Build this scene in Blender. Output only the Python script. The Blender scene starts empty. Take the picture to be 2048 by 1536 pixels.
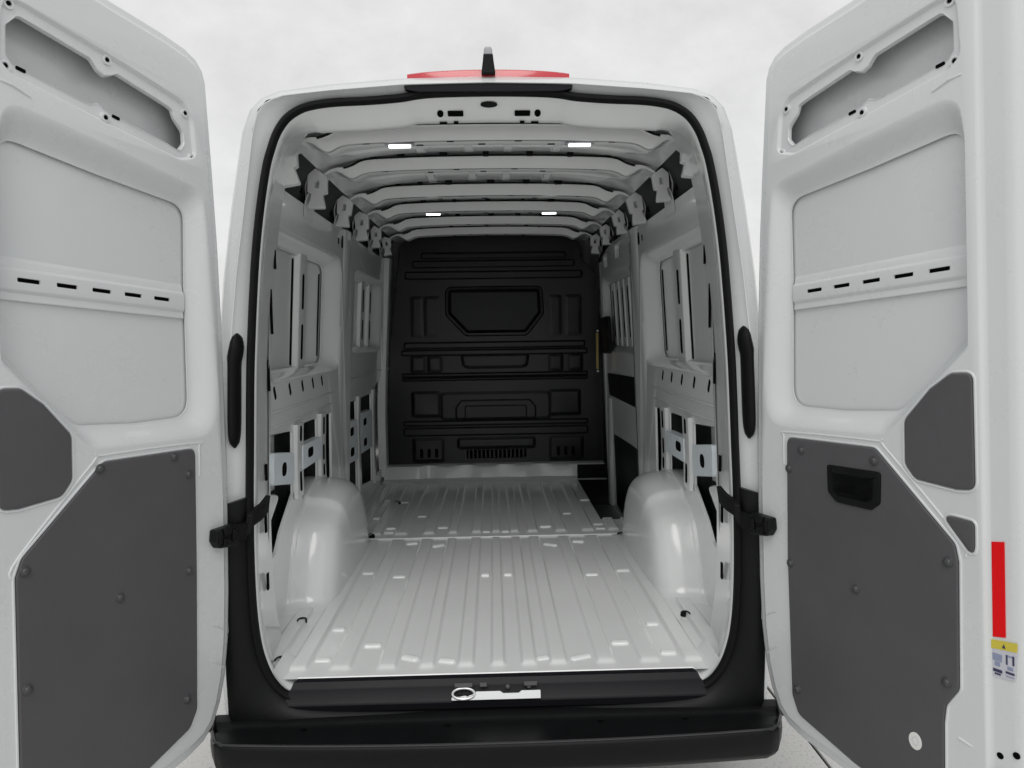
import bpy, bmesh, math, random
from mathutils import Vector, Matrix
from mathutils.geometry import tessellate_polygon
random.seed(7)
R = math.radians
sc = bpy.context.scene
col = sc.collection

# ------------------------------------------------------------------ camera
cam = bpy.data.cameras.new("camera")
cam.sensor_width = 36.0
cam.lens = 1412.0 / 2048.0 * 36.0
cam.clip_start = 0.02
cam.clip_end = 3000
camo = bpy.data.objects.new("camera", cam)
col.objects.link(camo)
camo.matrix_world = (Matrix.Translation((0.0, -2.28, 1.70)) @ Matrix.Rotation(-R(1.5), 4, 'Z')
                     @ Matrix.Rotation(R(90 - 4.0), 4, 'X') @ Matrix.Rotation(R(-0.85), 4, 'Z'))
sc.camera = camo

# ------------------------------------------------------------------ overcast sky
SUN_EL, SUN_AZ = R(51), R(184)
w = bpy.data.worlds.new("World")
sc.world = w
w.use_nodes = True
nt = w.node_tree
nt.nodes.clear()
wo = nt.nodes.new('ShaderNodeOutputWorld')
bg = nt.nodes.new('ShaderNodeBackground')
sky = nt.nodes.new('ShaderNodeTexSky')
sky.sky_type = 'NISHITA'
sky.sun_disc = False
sky.sun_elevation = SUN_EL
sky.sun_rotation = SUN_AZ
tc = nt.nodes.new('ShaderNodeTexCoord')
mp = nt.nodes.new('ShaderNodeMapping')
mp.inputs['Scale'].default_value = (1, 1, 1.6)
n1 = nt.nodes.new('ShaderNodeTexNoise')
n1.inputs['Scale'].default_value = 9.0
n1.inputs['Detail'].default_value = 9.0
n1.inputs['Roughness'].default_value = 0.62
rmp = nt.nodes.new('ShaderNodeValToRGB')
rmp.color_ramp.elements[0].position = 0.25
rmp.color_ramp.elements[0].color = (6.75, 6.71, 6.56, 1)
rmp.color_ramp.elements[1].position = 0.75
rmp.color_ramp.elements[1].color = (8.15, 8.12, 7.97, 1)
mx = nt.nodes.new('ShaderNodeMixRGB')
mx.inputs['Fac'].default_value = 0.93
nt.links.new(tc.outputs['Generated'], mp.inputs['Vector'])
nt.links.new(mp.outputs['Vector'], n1.inputs['Vector'])
nt.links.new(n1.outputs['Fac'], rmp.inputs['Fac'])
nt.links.new(sky.outputs['Color'], mx.inputs['Color1'])
nt.links.new(rmp.outputs['Color'], mx.inputs['Color2'])
nt.links.new(mx.outputs['Color'], bg.inputs['Color'])
bg.inputs['Strength'].default_value = 0.105
nt.links.new(bg.outputs['Background'], wo.inputs['Surface'])

sun = bpy.data.lights.new("sun", 'SUN')
sun.energy = 1.1
sun.angle = R(35)
sun.color = (1.0, 0.98, 0.95)
suno = bpy.data.objects.new("sun", sun)
col.objects.link(suno)
sd = Vector((-0.05, -0.80, 1.0)).normalized()
suno.rotation_euler = sd.to_track_quat('Z', 'Y').to_euler()

sc.view_settings.view_transform = 'Standard'
sc.view_settings.look = 'None'
sc.view_settings.gamma = 1.0
sc.view_settings.exposure = 0.07
sc.view_settings.use_curve_mapping = False

# ------------------------------------------------------------------ materials
def mat(name, rgb, rough=0.5, metal=0.0, coat=0.0, spec=0.5, bump=None, vary=0.0, vscale=6.0, emit=None, alpha=None, trans=0.0):
    m = bpy.data.materials.new(name)
    m.use_nodes = True
    t = m.node_tree
    b = t.nodes['Principled BSDF']
    b.inputs['Base Color'].default_value = (*rgb, 1)
    b.inputs['Roughness'].default_value = rough
    b.inputs['Metallic'].default_value = metal
    b.inputs['Coat Weight'].default_value = coat
    b.inputs['Coat Roughness'].default_value = 0.08
    b.inputs['Specular IOR Level'].default_value = spec
    b.inputs['Transmission Weight'].default_value = trans
    if emit:
        b.inputs['Emission Color'].default_value = (*emit[0], 1)
        b.inputs['Emission Strength'].default_value = emit[1]
    co = t.nodes.new('ShaderNodeTexCoord')
    if vary:
        n = t.nodes.new('ShaderNodeTexNoise')
        n.inputs['Scale'].default_value = vscale
        n.inputs['Detail'].default_value = 6
        n.inputs['Roughness'].default_value = 0.65
        t.links.new(co.outputs['Object'], n.inputs['Vector'])
        r = t.nodes.new('ShaderNodeValToRGB')
        r.color_ramp.elements[0].position = 0.3
        r.color_ramp.elements[1].position = 0.7
        r.color_ramp.elements[0].color = (*[c * (1 - vary) for c in rgb], 1)
        r.color_ramp.elements[1].color = (*[min(1, c * (1 + vary)) for c in rgb], 1)
        t.links.new(n.outputs['Fac'], r.inputs['Fac'])
        t.links.new(r.outputs['Color'], b.inputs['Base Color'])
        mr = t.nodes.new('ShaderNodeMapRange')
        mr.inputs['To Min'].default_value = max(0.02, rough - 0.07)
        mr.inputs['To Max'].default_value = rough + 0.07
        t.links.new(n.outputs['Fac'], mr.inputs['Value'])
        t.links.new(mr.outputs['Result'], b.inputs['Roughness'])
    if bump:
        n = t.nodes.new('ShaderNodeTexNoise')
        n.inputs['Scale'].default_value = bump[0]
        n.inputs['Detail'].default_value = 3
        t.links.new(co.outputs['Object'], n.inputs['Vector'])
        bp = t.nodes.new('ShaderNodeBump')
        bp.inputs['Strength'].default_value = bump[1]
        bp.inputs['Distance'].default_value = bump[2]
        t.links.new(n.outputs['Fac'], bp.inputs['Height'])
        t.links.new(bp.outputs['Normal'], b.inputs['Normal'])
    return m

M = {
    'white': mat('white_paint', (0.635, 0.657, 0.665), 0.28, coat=0.4, bump=(14, 0.03, 0.004), vary=0.012, vscale=2.5),
    'inner': mat('interior_white_paint', (0.785, 0.80, 0.803), 0.20, coat=0.6, bump=(9, 0.03, 0.004), vary=0.02, vscale=3),
    'ecoat_shade': mat('dark_primer_and_shade', (0.034, 0.036, 0.038), 0.7, vary=0.2),  # underbody primer; also a dark colour in place of shade in cavities
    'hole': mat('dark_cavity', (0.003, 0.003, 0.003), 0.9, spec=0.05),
    'trim': mat('charcoal_trim_board', (0.076, 0.0745, 0.080), 0.56, bump=(300, 0.5, 0.0008), vary=0.09, vscale=3),
    'clip': mat('charcoal_clip_plastic', (0.055, 0.056, 0.060), 0.42),
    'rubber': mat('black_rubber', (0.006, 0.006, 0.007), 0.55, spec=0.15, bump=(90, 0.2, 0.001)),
    'plastic': mat('black_grained_plastic', (0.0055, 0.0058, 0.0065), 0.44, spec=0.17, bump=(350, 0.35, 0.0008), vary=0.12, vscale=9),
    'sill': mat('charcoal_sill_plastic', (0.0065, 0.0065, 0.009), 0.38, spec=0.16, bump=(260, 0.25, 0.0008), vary=0.1),
    'bulk': mat('black_bulkhead_paint', (0.0075, 0.008, 0.009), 0.36, spec=0.4, vary=0.2),
    'glass': mat('dark_bulkhead_glass', (0.008, 0.010, 0.011), 0.35, spec=0.25),
    'zinc': mat('zinc_plated_steel', (0.74, 0.80, 0.84), 0.40, metal=0.0, vary=0.06, vscale=25),
    'steel': mat('bright_steel', (0.72, 0.73, 0.74), 0.3, metal=0.7),
    'redlens': mat('red_lamp_lens', (0.55, 0.035, 0.05), 0.15, coat=0.6),
    'redtape': mat('red_reflective_tape', (0.76, 0.003, 0.007), 0.45, spec=0.2),
    'yellow': mat('yellow_print', (0.62, 0.52, 0.06), 0.5),
    'label': mat('pale_label_paper', (0.56, 0.57, 0.62), 0.45),
    'ink': mat('dark_blue_ink', (0.035, 0.035, 0.09), 0.5),
    'ink2': mat('pale_blue_ink', (0.26, 0.29, 0.42), 0.5),
    'paper': mat('white_sticker', (0.75, 0.75, 0.73), 0.5),
    'brass': mat('yellow_passivated_steel', (0.30, 0.24, 0.09), 0.4, metal=0.5),
    'grey': mat('grey_plastic_cap', (0.33, 0.33, 0.36), 0.35),
    'led': mat('lit_lamp_lens', (0.9, 0.9, 0.9), 0.4, emit=((1.0, 1.0, 0.98), 4.0)),
    'lip': mat('glossy_highlight_bead', (0.03, 0.03, 0.033), 0.22, spec=0.6),  # lighter and glossier than the bumper, for its edge highlight
    'tyre': mat('tyre_rubber', (0.02, 0.02, 0.02), 0.8),
    'rim': mat('steel_wheel', (0.25, 0.25, 0.26), 0.4, metal=0.6),
}

def ground_mat(name, base):
    m = bpy.data.materials.new(name)
    m.use_nodes = True
    t = m.node_tree
    b = t.nodes['Principled BSDF']
    b.inputs['Roughness'].default_value = 0.85
    co = t.nodes.new('ShaderNodeTexCoord')
    a = t.nodes.new('ShaderNodeTexNoise')
    a.inputs['Scale'].default_value = 70
    a.inputs['Detail'].default_value = 8
    a.inputs['Roughness'].default_value = 0.75
    c = t.nodes.new('ShaderNodeTexNoise')
    c.inputs['Scale'].default_value = 1.3
    c.inputs['Detail'].default_value = 5
    t.links.new(co.outputs['Object'], a.inputs['Vector'])
    t.links.new(co.outputs['Object'], c.inputs['Vector'])
    r = t.nodes.new('ShaderNodeValToRGB')
    e = r.color_ramp.elements
    e[0].position = 0.30
    e[0].color = (*[x * 0.45 for x in base], 1)
    e[1].position = 0.46
    e[1].color = (*base, 1)
    t.links.new(a.outputs['Fac'], r.inputs['Fac'])
    mixn = t.nodes.new('ShaderNodeMixRGB')
    mixn.blend_type = 'MULTIPLY'
    mixn.inputs['Fac'].default_value = 0.15
    t.links.new(r.outputs['Color'], mixn.inputs['Color1'])
    t.links.new(c.outputs['Fac'], mixn.inputs['Color2'])
    t.links.new(mixn.outputs['Color'], b.inputs['Base Color'])
    bp = t.nodes.new('ShaderNodeBump')
    bp.inputs['Strength'].default_value = 0.5
    bp.inputs['Distance'].default_value = 0.006
    t.links.new(a.outputs['Fac'], bp.inputs['Height'])
    t.links.new(bp.outputs['Normal'], b.inputs['Normal'])
    return m
M['ground'] = ground_mat('light_gravel_concrete', (0.70, 0.695, 0.68))
M['joint'] = mat('dark_joint_soil', (0.04, 0.038, 0.032), 0.95, vary=0.3, vscale=20)
M['leaf'] = mat('weed_leaf', (0.16, 0.19, 0.04), 0.6)

# ------------------------------------------------------------------ geometry helpers
def area2(l):
    return 0.5 * sum(l[i][0] * l[(i + 1) % len(l)][1] - l[(i + 1) % len(l)][0] * l[i][1] for i in range(len(l)))

def ccw(l):
    return list(l) if area2(l) > 0 else list(reversed(l))

def rpoly(pts, r=0.02, seg=5):
    """polygon with rounded corners, counter-clockwise"""
    n = len(pts)
    rr = r if isinstance(r, (list, tuple)) else [r] * n
    if area2(pts) < 0:
        pts = list(reversed(pts)); rr = list(reversed(rr))
    out = []
    for i in range(n):
        p0, p1, p2 = Vector(pts[i - 1]), Vector(pts[i]), Vector(pts[(i + 1) % n])
        a, b = p0 - p1, p2 - p1
        la, lb = a.length, b.length
        a.normalize(); b.normalize()
        d = max(-1, min(1, a.dot(b)))
        ang = math.acos(d)
        if rr[i] <= 0 or ang > math.pi - 0.03:
            out.append(tuple(p1)); continue
        tl = min(rr[i] / math.tan(ang / 2), la * 0.48, lb * 0.48)
        s, e = p1 + a * tl, p1 + b * tl
        for k in range(seg + 1):
            q = k / seg
            out.append(tuple((1 - q) ** 2 * s + 2 * q * (1 - q) * p1 + q * q * e))
    return out

def offset(l, d):
    """d>0 grows a counter-clockwise loop; d may be a function of the edge midpoint"""
    n = len(l)
    f = d if callable(d) else (lambda p: d)
    E = []
    for i in range(n):
        a, b = Vector(l[i]), Vector(l[(i + 1) % n])
        t = b - a
        if t.length < 1e-9:
            E.append((Vector((0, 0)), 0)); continue
        t.normalize()
        E.append((Vector((t.y, -t.x)), f((a + b) / 2)))
    out = []
    for i in range(n):
        (na, da), (nb, db) = E[i - 1], E[i]
        p = Vector(l[i])
        if na.length == 0: na, da = nb, db
        if nb.length == 0: nb, db = na, da
        det = na.x * nb.y - na.y * nb.x
        if abs(det) < 0.05:
            m = (na + nb)
            m.normalize()
            v = m * ((da + db) / 2)
        else:
            v = Vector(((da * nb.y - db * na.y) / det, (db * na.x - da * nb.x) / det))
            lim = 2.2 * max(abs(da), abs(db))
            if v.length > lim: v = v * (lim / v.length)
        out.append(tuple(p + v))
    return out

def polar(l, c, n=180):
    """resample a star-shaped loop at n equal angles about c"""
    out = []
    for k in range(n):
        a = 2 * math.pi * k / n
        dx, dy = math.cos(a), math.sin(a)
        best = None
        for i in range(len(l)):
            x1, y1 = l[i][0] - c[0], l[i][1] - c[1]
            x2, y2 = l[(i + 1) % len(l)][0] - c[0], l[(i + 1) % len(l)][1] - c[1]
            ex, ey = x2 - x1, y2 - y1
            den = dx * ey - dy * ex
            if abs(den) < 1e-12: continue
            t = (x1 * ey - y1 * ex) / den
            s = (x1 * dy - y1 * dx) / den
            if t > 0 and -1e-6 <= s <= 1 + 1e-6 and (best is None or t > best): best = t
        out.append((c[0] + dx * best, c[1] + dy * best))
    return out

def ss(t):
    t = max(0, min(1, t))
    return t * t * (3 - 2 * t)

class MB:
    def __init__(s):
        s.v = []; s.f = []
    def add(s, vs, fs):
        o = len(s.v)
        s.v += [tuple(p) for p in vs]
        s.f += [tuple(i + o for i in f) for f in fs]
        return s
    def loft(s, loops, closed=True, cap0=False, cap1=False):
        n = len(loops[0])
        vs = [p for l in loops for p in l]
        fs = []
        for k in range(len(loops) - 1):
            for i in range(n if closed else n - 1):
                j = (i + 1) % n
                fs.append((k * n + i, k * n + j, (k + 1) * n + j, (k + 1) * n + i))
        if cap0: fs.append(tuple(reversed(range(n))))
        if cap1: fs.append(tuple((len(loops) - 1) * n + i for i in range(n)))
        return s.add(vs, fs)
    def box(s, x0, x1, y0, y1, z0, z1):
        vs = [(x, y, z) for z in (z0, z1) for y in (y0, y1) for x in (x0, x1)]
        return s.add(vs, [(0, 2, 3, 1), (4, 5, 7, 6), (0, 1, 5, 4), (2, 6, 7, 3), (0, 4, 6, 2), (1, 3, 7, 5)])
    def obox(s, c, ax, ay, az, h):
        """oriented box: centre, unit axes, half sizes"""
        c = Vector(c); ax = Vector(ax); ay = Vector(ay); az = Vector(az)
        vs = [c + ax * (h[0] * i) + ay * (h[1] * j) + az * (h[2] * k) for k in (-1, 1) for j in (-1, 1) for i in (-1, 1)]
        return s.add(vs, [(0, 2, 3, 1), (4, 5, 7, 6), (0, 1, 5, 4), (2, 6, 7, 3), (0, 4, 6, 2), (1, 3, 7, 5)])
    def prism(s, loop, c0, c1):
        """loop in (a,b); extruded from c0 to c1 along c"""
        l = ccw(loop)
        return s.loft([[(a, b, c0) for a, b in l], [(a, b, c1) for a, b in l]], True, True, True)
    def plate(s, base, brings=(), holes=(), c=0.0):
        """flat sheet at height c with holes; brings: [(loop,c)] bridged outward from base; holes: [(loop, [(loop,c),..])]"""
        loops = [base] + [h[0] for h in holes]
        flat = [Vector((a, b, 0)) for l in loops for a, b in l]
        tris = tessellate_polygon([[Vector((a, b, 0)) for a, b in l] for l in loops])
        fs = []
        for t in tris:
            p, q, r = (flat[i] for i in t)
            cr = (q - p).cross(r - p).z
            if abs(cr) < 1e-12: continue
            fs.append(tuple(t) if cr > 0 else tuple(reversed(t)))
        s.add([(v.x, v.y, c) for v in flat], fs)
        if brings:
            ls = [[(a, b, c) for a, b in base]] + [[(a, b, cc) for a, b in l] for l, cc in brings]
            s.loft(list(reversed(ls)))
        for h in holes:
            if h[1]:
                ls = [[(a, b, c) for a, b in h[0]]] + [[(a, b, cc) for a, b in l] for l, cc in h[1]]
                s.loft(ls)
        return s
    def tube(s, path, r, seg=10, closed=False, up=(0, 0, 1), ry=None, caps=True):
        P = [Vector(p) for p in path]
        n = len(P)
        loops = []
        ry = r if ry is None else ry
        for i in range(n):
            if closed: t = P[(i + 1) % n] - P[i - 1]
            else: t = P[min(i + 1, n - 1)] - P[max(i - 1, 0)]
            t.normalize()
            a = Vector(up).cross(t)
            if a.length < 1e-4: a = Vector((1, 0, 0)).cross(t)
            a.normalize()
            b = t.cross(a)
            loops.append([P[i] + a * (r * math.cos(2 * math.pi * k / seg)) + b * (ry * math.sin(2 * math.pi * k / seg)) for k in range(seg)])
        if closed: loops.append(loops[0])
        return s.loft(loops, True, caps and not closed, caps and not closed)
    def band(s, path, up, hw, ht):
        """rectangular strip swept along path; up = width direction"""
        P = [Vector(p) for p in path]
        up = Vector(up).normalized()
        loops = []
        for i in range(len(P)):
            t = P[min(i + 1, len(P) - 1)] - P[max(i - 1, 0)]
            t.normalize()
            a = up.cross(t).normalized()
            loops.append([P[i] + up * hw + a * ht, P[i] - up * hw + a * ht, P[i] - up * hw - a * ht, P[i] + up * hw - a * ht])
        return s.loft(loops, True, True, True)
    def lathe(s, prof, seg=20, axis='c', origin=(0, 0, 0)):
        o = Vector(origin)
        loops = []
        for r, h in prof:
            l = []
            for k in range(seg):
                a = 2 * math.pi * k / seg
                x, y = r * math.cos(a), r * math.sin(a)
                l.append(o + (Vector((x, y, h)) if axis == 'c' else Vector((h, x, y))))
            loops.append(l)
        return s.loft(loops, True, True, True)

def make(name, mb, m, parent=None, fn=None, flip=False, bevel=0.0, seg=2, smooth=40, wn=True, label=None):
    me = bpy.data.meshes.new(name)
    vs = [fn(*p) for p in mb.v] if fn else mb.v
    fs = [tuple(reversed(f)) for f in mb.f] if flip else mb.f
    me.from_pydata([tuple(v) for v in vs], [], fs)
    bm = bmesh.new()
    bm.from_mesh(me)
    bmesh.ops.remove_doubles(bm, verts=bm.verts, dist=2e-5)
    bmesh.ops.dissolve_degenerate(bm, edges=bm.edges, dist=1e-6)
    bm.to_mesh(me)
    bm.free()
    me.materials.append(m if not isinstance(m, str) else M[m])
    for p in me.polygons: p.use_smooth = True
    me.set_sharp_from_angle(angle=R(smooth))
    o = bpy.data.objects.new(name, me)
    col.objects.link(o)
    if parent is not None: o.parent = parent
    if bevel:
        b = o.modifiers.new('bevel', 'BEVEL')
        b.width = bevel; b.segments = seg; b.limit_method = 'ANGLE'; b.angle_limit = R(38)
        b.harden_normals = False
    if wn:
        x = o.modifiers.new('normals', 'WEIGHTED_NORMAL')
        x.keep_sharp = True; x.weight = 60
    if label: o['label'] = label
    return o

def copy(o, loc=None, rot=None, parent=None, scale=None):
    c = o.copy()
    col.objects.link(c)
    if parent is not None: c.parent = parent
    if loc is not None: c.location = loc
    if rot is not None: c.rotation_euler = rot
    if scale is not None: c.scale = scale
    return c

def arc(cx, cy, r, a0, a1, n):
    return [(cx + r * math.cos(R(a0 + (a1 - a0) * k / n)), cy + r * math.sin(R(a0 + (a1 - a0) * k / n))) for k in range(n + 1)]

def smooth_path(pts, n=6):
    """Catmull-Rom through the points"""
    P = [Vector(p) for p in pts]
    out = []
    for i in range(len(P) - 1):
        p0, p1, p2, p3 = P[max(i - 1, 0)], P[i], P[i + 1], P[min(i + 2, len(P) - 1)]
        for k in range(n):
            t = k / n
            out.append(0.5 * ((2 * p1) + (p2 - p0) * t + (2 * p0 - 5 * p1 + 4 * p2 - p3) * t * t + (3 * p1 - p0 - 3 * p2 + p3) * t ** 3))
    out.append(P[-1])
    return out

def LEAN(z):            # the tail of the van leans forward a little
    return 0.045 * (z - 1.30)

# ================================================================== ground
g = MB()
g.add([(-400, -400, -0.02), (400, -400, -0.02), (400, 900, -0.02), (-400, 900, -0.02)], [(0, 1, 2, 3)])
ground = make('ground', g, M['joint'] if False else M['ground'], wn=False)
ground['kind'] = 'structure'
jt = MB().box(-4.5, 5.5, -4.2, 7.6, -0.019, -0.014)
make('joint_bed', jt, 'joint', ground, wn=False)
xs = [-4.4, -1.55, 1.285, 5.4]
ys = [-4.0, -1.0, 2.0, 5.0, 7.5]
for i in range(3):
    for j in range(4):
        mbs = MB().box(xs[i] + 0.006, xs[i + 1] - 0.006, ys[j] + 0.006, ys[j + 1] - 0.006, -0.0135, 0.0)
        make('paving_slab', mbs, 'ground', ground, bevel=0.004, wn=False)

# ================================================================== the van
van = bpy.data.objects.new('cargo_van', None)
col.objects.link(van)
van['label'] = 'white high-roof cargo van with both rear doors open on an empty load bay'
van['category'] = 'van'

# ------------------------------------------------------------------ outer shell
rear_half = [(0, 2.512), (0.27, 2.507), (0.50, 2.490), (0.66, 2.474), (0.71, 2.458), (0.738, 2.428), (0.756, 2.37),
             (0.788, 2.135), (0.822, 1.90), (0.852, 1.62), (0.868, 1.34), (0.876, 0.95), (0.876, 0.62), (0.870, 0.45)]
full_half = [(0, 2.615), (0.34, 2.605), (0.58, 2.585), (0.72, 2.555), (0.80, 2.515), (0.86, 2.46), (0.895, 2.38),
             (0.945, 2.135), (0.975, 1.90), (1.000, 1.62), (1.012, 1.34), (1.016, 0.95), (1.008, 0.62), (0.97, 0.42)]
def body_loop(t, y, top=0.0, wid=1.0):
    h = [(a[0] * (1 - t) + b[0] * t, a[1] * (1 - t) + b[1] * t) for a, b in zip(rear_half, full_half)]
    h = [(x * wid, z + top * max(0, (z - 1.0) / 1.6)) for x, z in h]
    l = [(-x, z) for x, z in reversed(h)] + h[1:]
    return [(x, y(z) if callable(y) else y, z) for x, z in l]
sh = MB()
lp = [body_loop(0.0, lambda z: LEAN(z)), body_loop(0.06, lambda z: LEAN(z) + 0.006), body_loop(0.30, lambda z: LEAN(z) + 0.035), body_loop(0.46, lambda z: LEAN(z) + 0.085),
      body_loop(0.60, 0.24), body_loop(0.80, 0.42), body_loop(1, 0.75), body_loop(1, 2.0), body_loop(1, 3.6), body_loop(1, 4.0, -0.05),
      body_loop(1, 4.5, -0.55, 0.97), body_loop(1, 5.0, -1.25, 0.95), body_loop(1, 5.6, -1.6, 0.9), body_loop(1, 5.85, -1.9, 0.8)]
sh.loft(lp, False)
sh.add(lp[-1], [tuple(range(len(lp[-1])))])
make('body_shell', sh, 'white', van, flip=True, smooth=50)
und = MB().box(-0.96, 0.96, 0.06, 5.8, 0.30, 0.36)
make('underbody', und, 'ecoat_shade', van)

# ------------------------------------------------------------------ rear opening: frame, seal, jamb
seal_half = [(0, 2.489), (0.10, 2.488), (0.19, 2.485), (0.24, 2.480), (0.288, 2.472), (0.39, 2.464), (0.50, 2.459), (0.57, 2.450), (0.615, 2.436), (0.657, 2.407), (0.688, 2.362), (0.708, 2.31), (0.725, 2.25),
             (0.746, 2.13), (0.764, 1.99), (0.776, 1.85), (0.786, 1.70), (0.793, 1.565), (0.800, 1.33), (0.805, 1.17), (0.807, 1.00), (0.804, 0.84), (0.794, 0.72), (0.777, 0.642), (0.748, 0.575), (0.700, 0.524),
             (0.62, 0.498), (0.39, 0.484), (0.0, 0.476)]
sp = [tuple(p) for p in smooth_path(seal_half, 4)]
seal = [(x, z) for x, z in sp] + [(-x, z) for x, z in reversed(sp[1:-1])]
seal = ccw(seal)          # counter-clockwise in (x,z)
# frame ring: from body edge inward to the seal
outer = []
rl = [(x, z) for x, y, z in body_loop(0.0, 0)]
cen = (0.0, 1.40)
rl2 = rl + [(0.0, 0.40)]
NP = 240
po = polar(ccw(rl2), cen, NP)
pi_ = polar(seal, cen, NP)
fr = MB()
rings = []
for t, dy in ((-0.014, 0.014), (-0.014, 0.005), (0.015, -0.003), (0.07, -0.003), (0.16, 0.008), (0.50, 0.030), (0.80, 0.042), (1.03, 0.047)):
    rings.append([(a[0] * (1 - t) + b[0] * t, LEAN(a[1] * (1 - t) + b[1] * t) + dy, a[1] * (1 - t) + b[1] * t) for a, b in zip(po, pi_)])
fr.loft(rings, True)
make('tail_frame', fr, 'white', van, flip=True, smooth=60)

sl = MB()
path = [(x, LEAN(z) + 0.030, z) for x, z in seal]
sl.tube(path, 0.013, 10, True, up=(0, 1, 0), ry=0.019)
make('door_seal', sl, 'rubber', van, label='black rubber seal round the rear opening')

def outward(l):
    n = len(l); o = []
    for i in range(n):
        t = Vector(l[(i + 1) % n]) - Vector(l[i - 1])
        t.normalize()
        o.append((t.y, -t.x))
    return o
on = outward(seal)
jm = MB()
def jring(oa, ob, oc, ya, yb, yc):
    r = []
    for (x, z), (nx, nz) in zip(seal, on):
        a = abs(nx) ** 1.5; b = max(0, nz) ** 1.5; c = max(0, -nz) ** 1.5
        q = a + b + c
        a, b, c = a / q, b / q, c / q
        if z < 0.75:                       # keep the lower corners on the floor edge
            pass
        d = oa * a + ob * b + oc * c
        r.append((x + nx * d, LEAN(z) + 0.03 + ya * a + yb * b + yc * c, z + nz * d))
    return r
jm.loft([jring(-0.008, -0.006, -0.006, 0, 0, 0), jring(-0.014, -0.010, -0.010, 0.008, 0.006, 0.006), jring(-0.014, -0.022, -0.006, 0.030, 0.030, 0.02),
         jring(0.006, -0.044, 0.0, 0.07, 0.062, 0.03), jring(0.020, -0.060, 0.02, 0.13, 0.085, 0.04), jring(0.030, -0.066, 0.03, 0.16, 0.105, 0.05), jring(0.045, -0.060, 0.04, 0.22, 0.12, 0.06),
         jring(0.070, -0.02, 0.05, 0.44, 0.14, 0.07)], True)
make('door_jamb', jm, 'inner', van, smooth=55)

# header details: round holes, rectangular sockets, oval plug
def yhead(z): return LEAN(2.47) + 0.03 + 0.030 + (2.466 - z) * 1.45
def header_piece(name, x, z, w_, h_, m, rnd):
    l = rpoly([(-w_, -h_), (w_, -h_), (w_, h_), (-w_, h_)], rnd, 5) if rnd > 0 else [(w_ * math.cos(2 * math.pi * k / 28), h_ * math.sin(2 * math.pi * k / 28)) for k in range(28)]
    mb = MB().prism(l, 0, 0.004)
    ax = Vector((1, 0, 0)); ay = Vector((0, -1.0, 0.72)).normalized(); az = ax.cross(ay)
    o = Vector((x, yhead(z), z))
    make(name, mb, m, van, fn=lambda a, b, c: o + ax * a + ay * b - az * (c * -1.0 - 0.001) if False else o + ax * a + ay * b + Vector((0, -0.72, -1.0)).normalized() * (c + 0.001))
header_piece('header_plug', 0.0, 2.463, 0.028, 0.011, 'plastic', -1)
for s in (-1, 1):
    header_piece('header_hole', s * 0.163, 2.443, 0.0105, 0.013, 'hole', -1)
    header_piece('latch_socket', s * 0.112, 2.443, 0.026, 0.010, 'hole', 0.004)
    header_piece('header_hole', s * 0.155, 2.421, 0.013, 0.004, 'hole', 0.003)
    header_piece('header_hole', s * 0.37, 2.412, 0.011, 0.003, 'hole', 0.002)
    header_piece('header_hole', s * 0.112, 2.422, 0.008, 0.005, 'hole', 0.003)

# black insert above the opening, brake lamp, camera mast
ins = MB()
l = rpoly([(-0.270, 2.490), (-0.225, 2.482), (0.225, 2.482), (0.270, 2.490), (0.272, 2.5065), (0.10, 2.5105), (-0.10, 2.5105), (-0.272, 2.5065)], 0.006, 4)
ins.prism(l, 0, 0.02)
make('header_insert', ins, 'sill', van, fn=lambda a, b, c: (a, LEAN(b) + 0.022 - c, b), bevel=0.002)
bl = MB()
loops = []
for k in range(33):
    x = -0.268 + 0.536 * k / 32
    e = max(0.0, 1 - abs(x / 0.268) ** 7)
    hh = 0.002 + 0.0045 * e ** 0.5
    yy = 0.098 + 0.03 * (x / 0.27) ** 2
    zb = 2.5615 - 0.001 * (x / 0.27) ** 2
    loops.append([(x, yy - 0.010, zb - 0.03), (x, yy - 0.006, zb), (x, yy - 0.001, zb + hh * 0.75), (x, yy + 0.008, zb + hh), (x, yy + 0.07, zb + hh), (x, yy + 0.08, zb - 0.03)])
bl.loft(loops, True, True, True)
make('brake_lamp', bl, 'redlens', van, label='red high-level brake lamp on the roof edge')
ms = MB()
ms.loft([[(x * w_, 0.080 + y_ * d_, z) for x, y_ in ((-1, -1), (1, -1), (1, 1), (-1, 1))] for z, w_, d_ in ((2.545, 0.023, 0.012), (2.585, 0.0175, 0.012), (2.606, 0.0155, 0.012))], True, True, True)
mast = make('roof_camera', ms, 'plastic', van, bevel=0.003)
ms = MB()
ms.loft([[(x * w_, 0.080 + y_ * d_, z) for x, y_ in ((-1, -1), (1, -1), (1, 1), (-1, 1))] for z, w_, d_ in ((2.604, 0.0150, 0.0115), (2.622, 0.013, 0.011), (2.630, 0.009, 0.008))], True, True, True)
make('grey_cap', ms, 'grey', mast, bevel=0.003)

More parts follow.
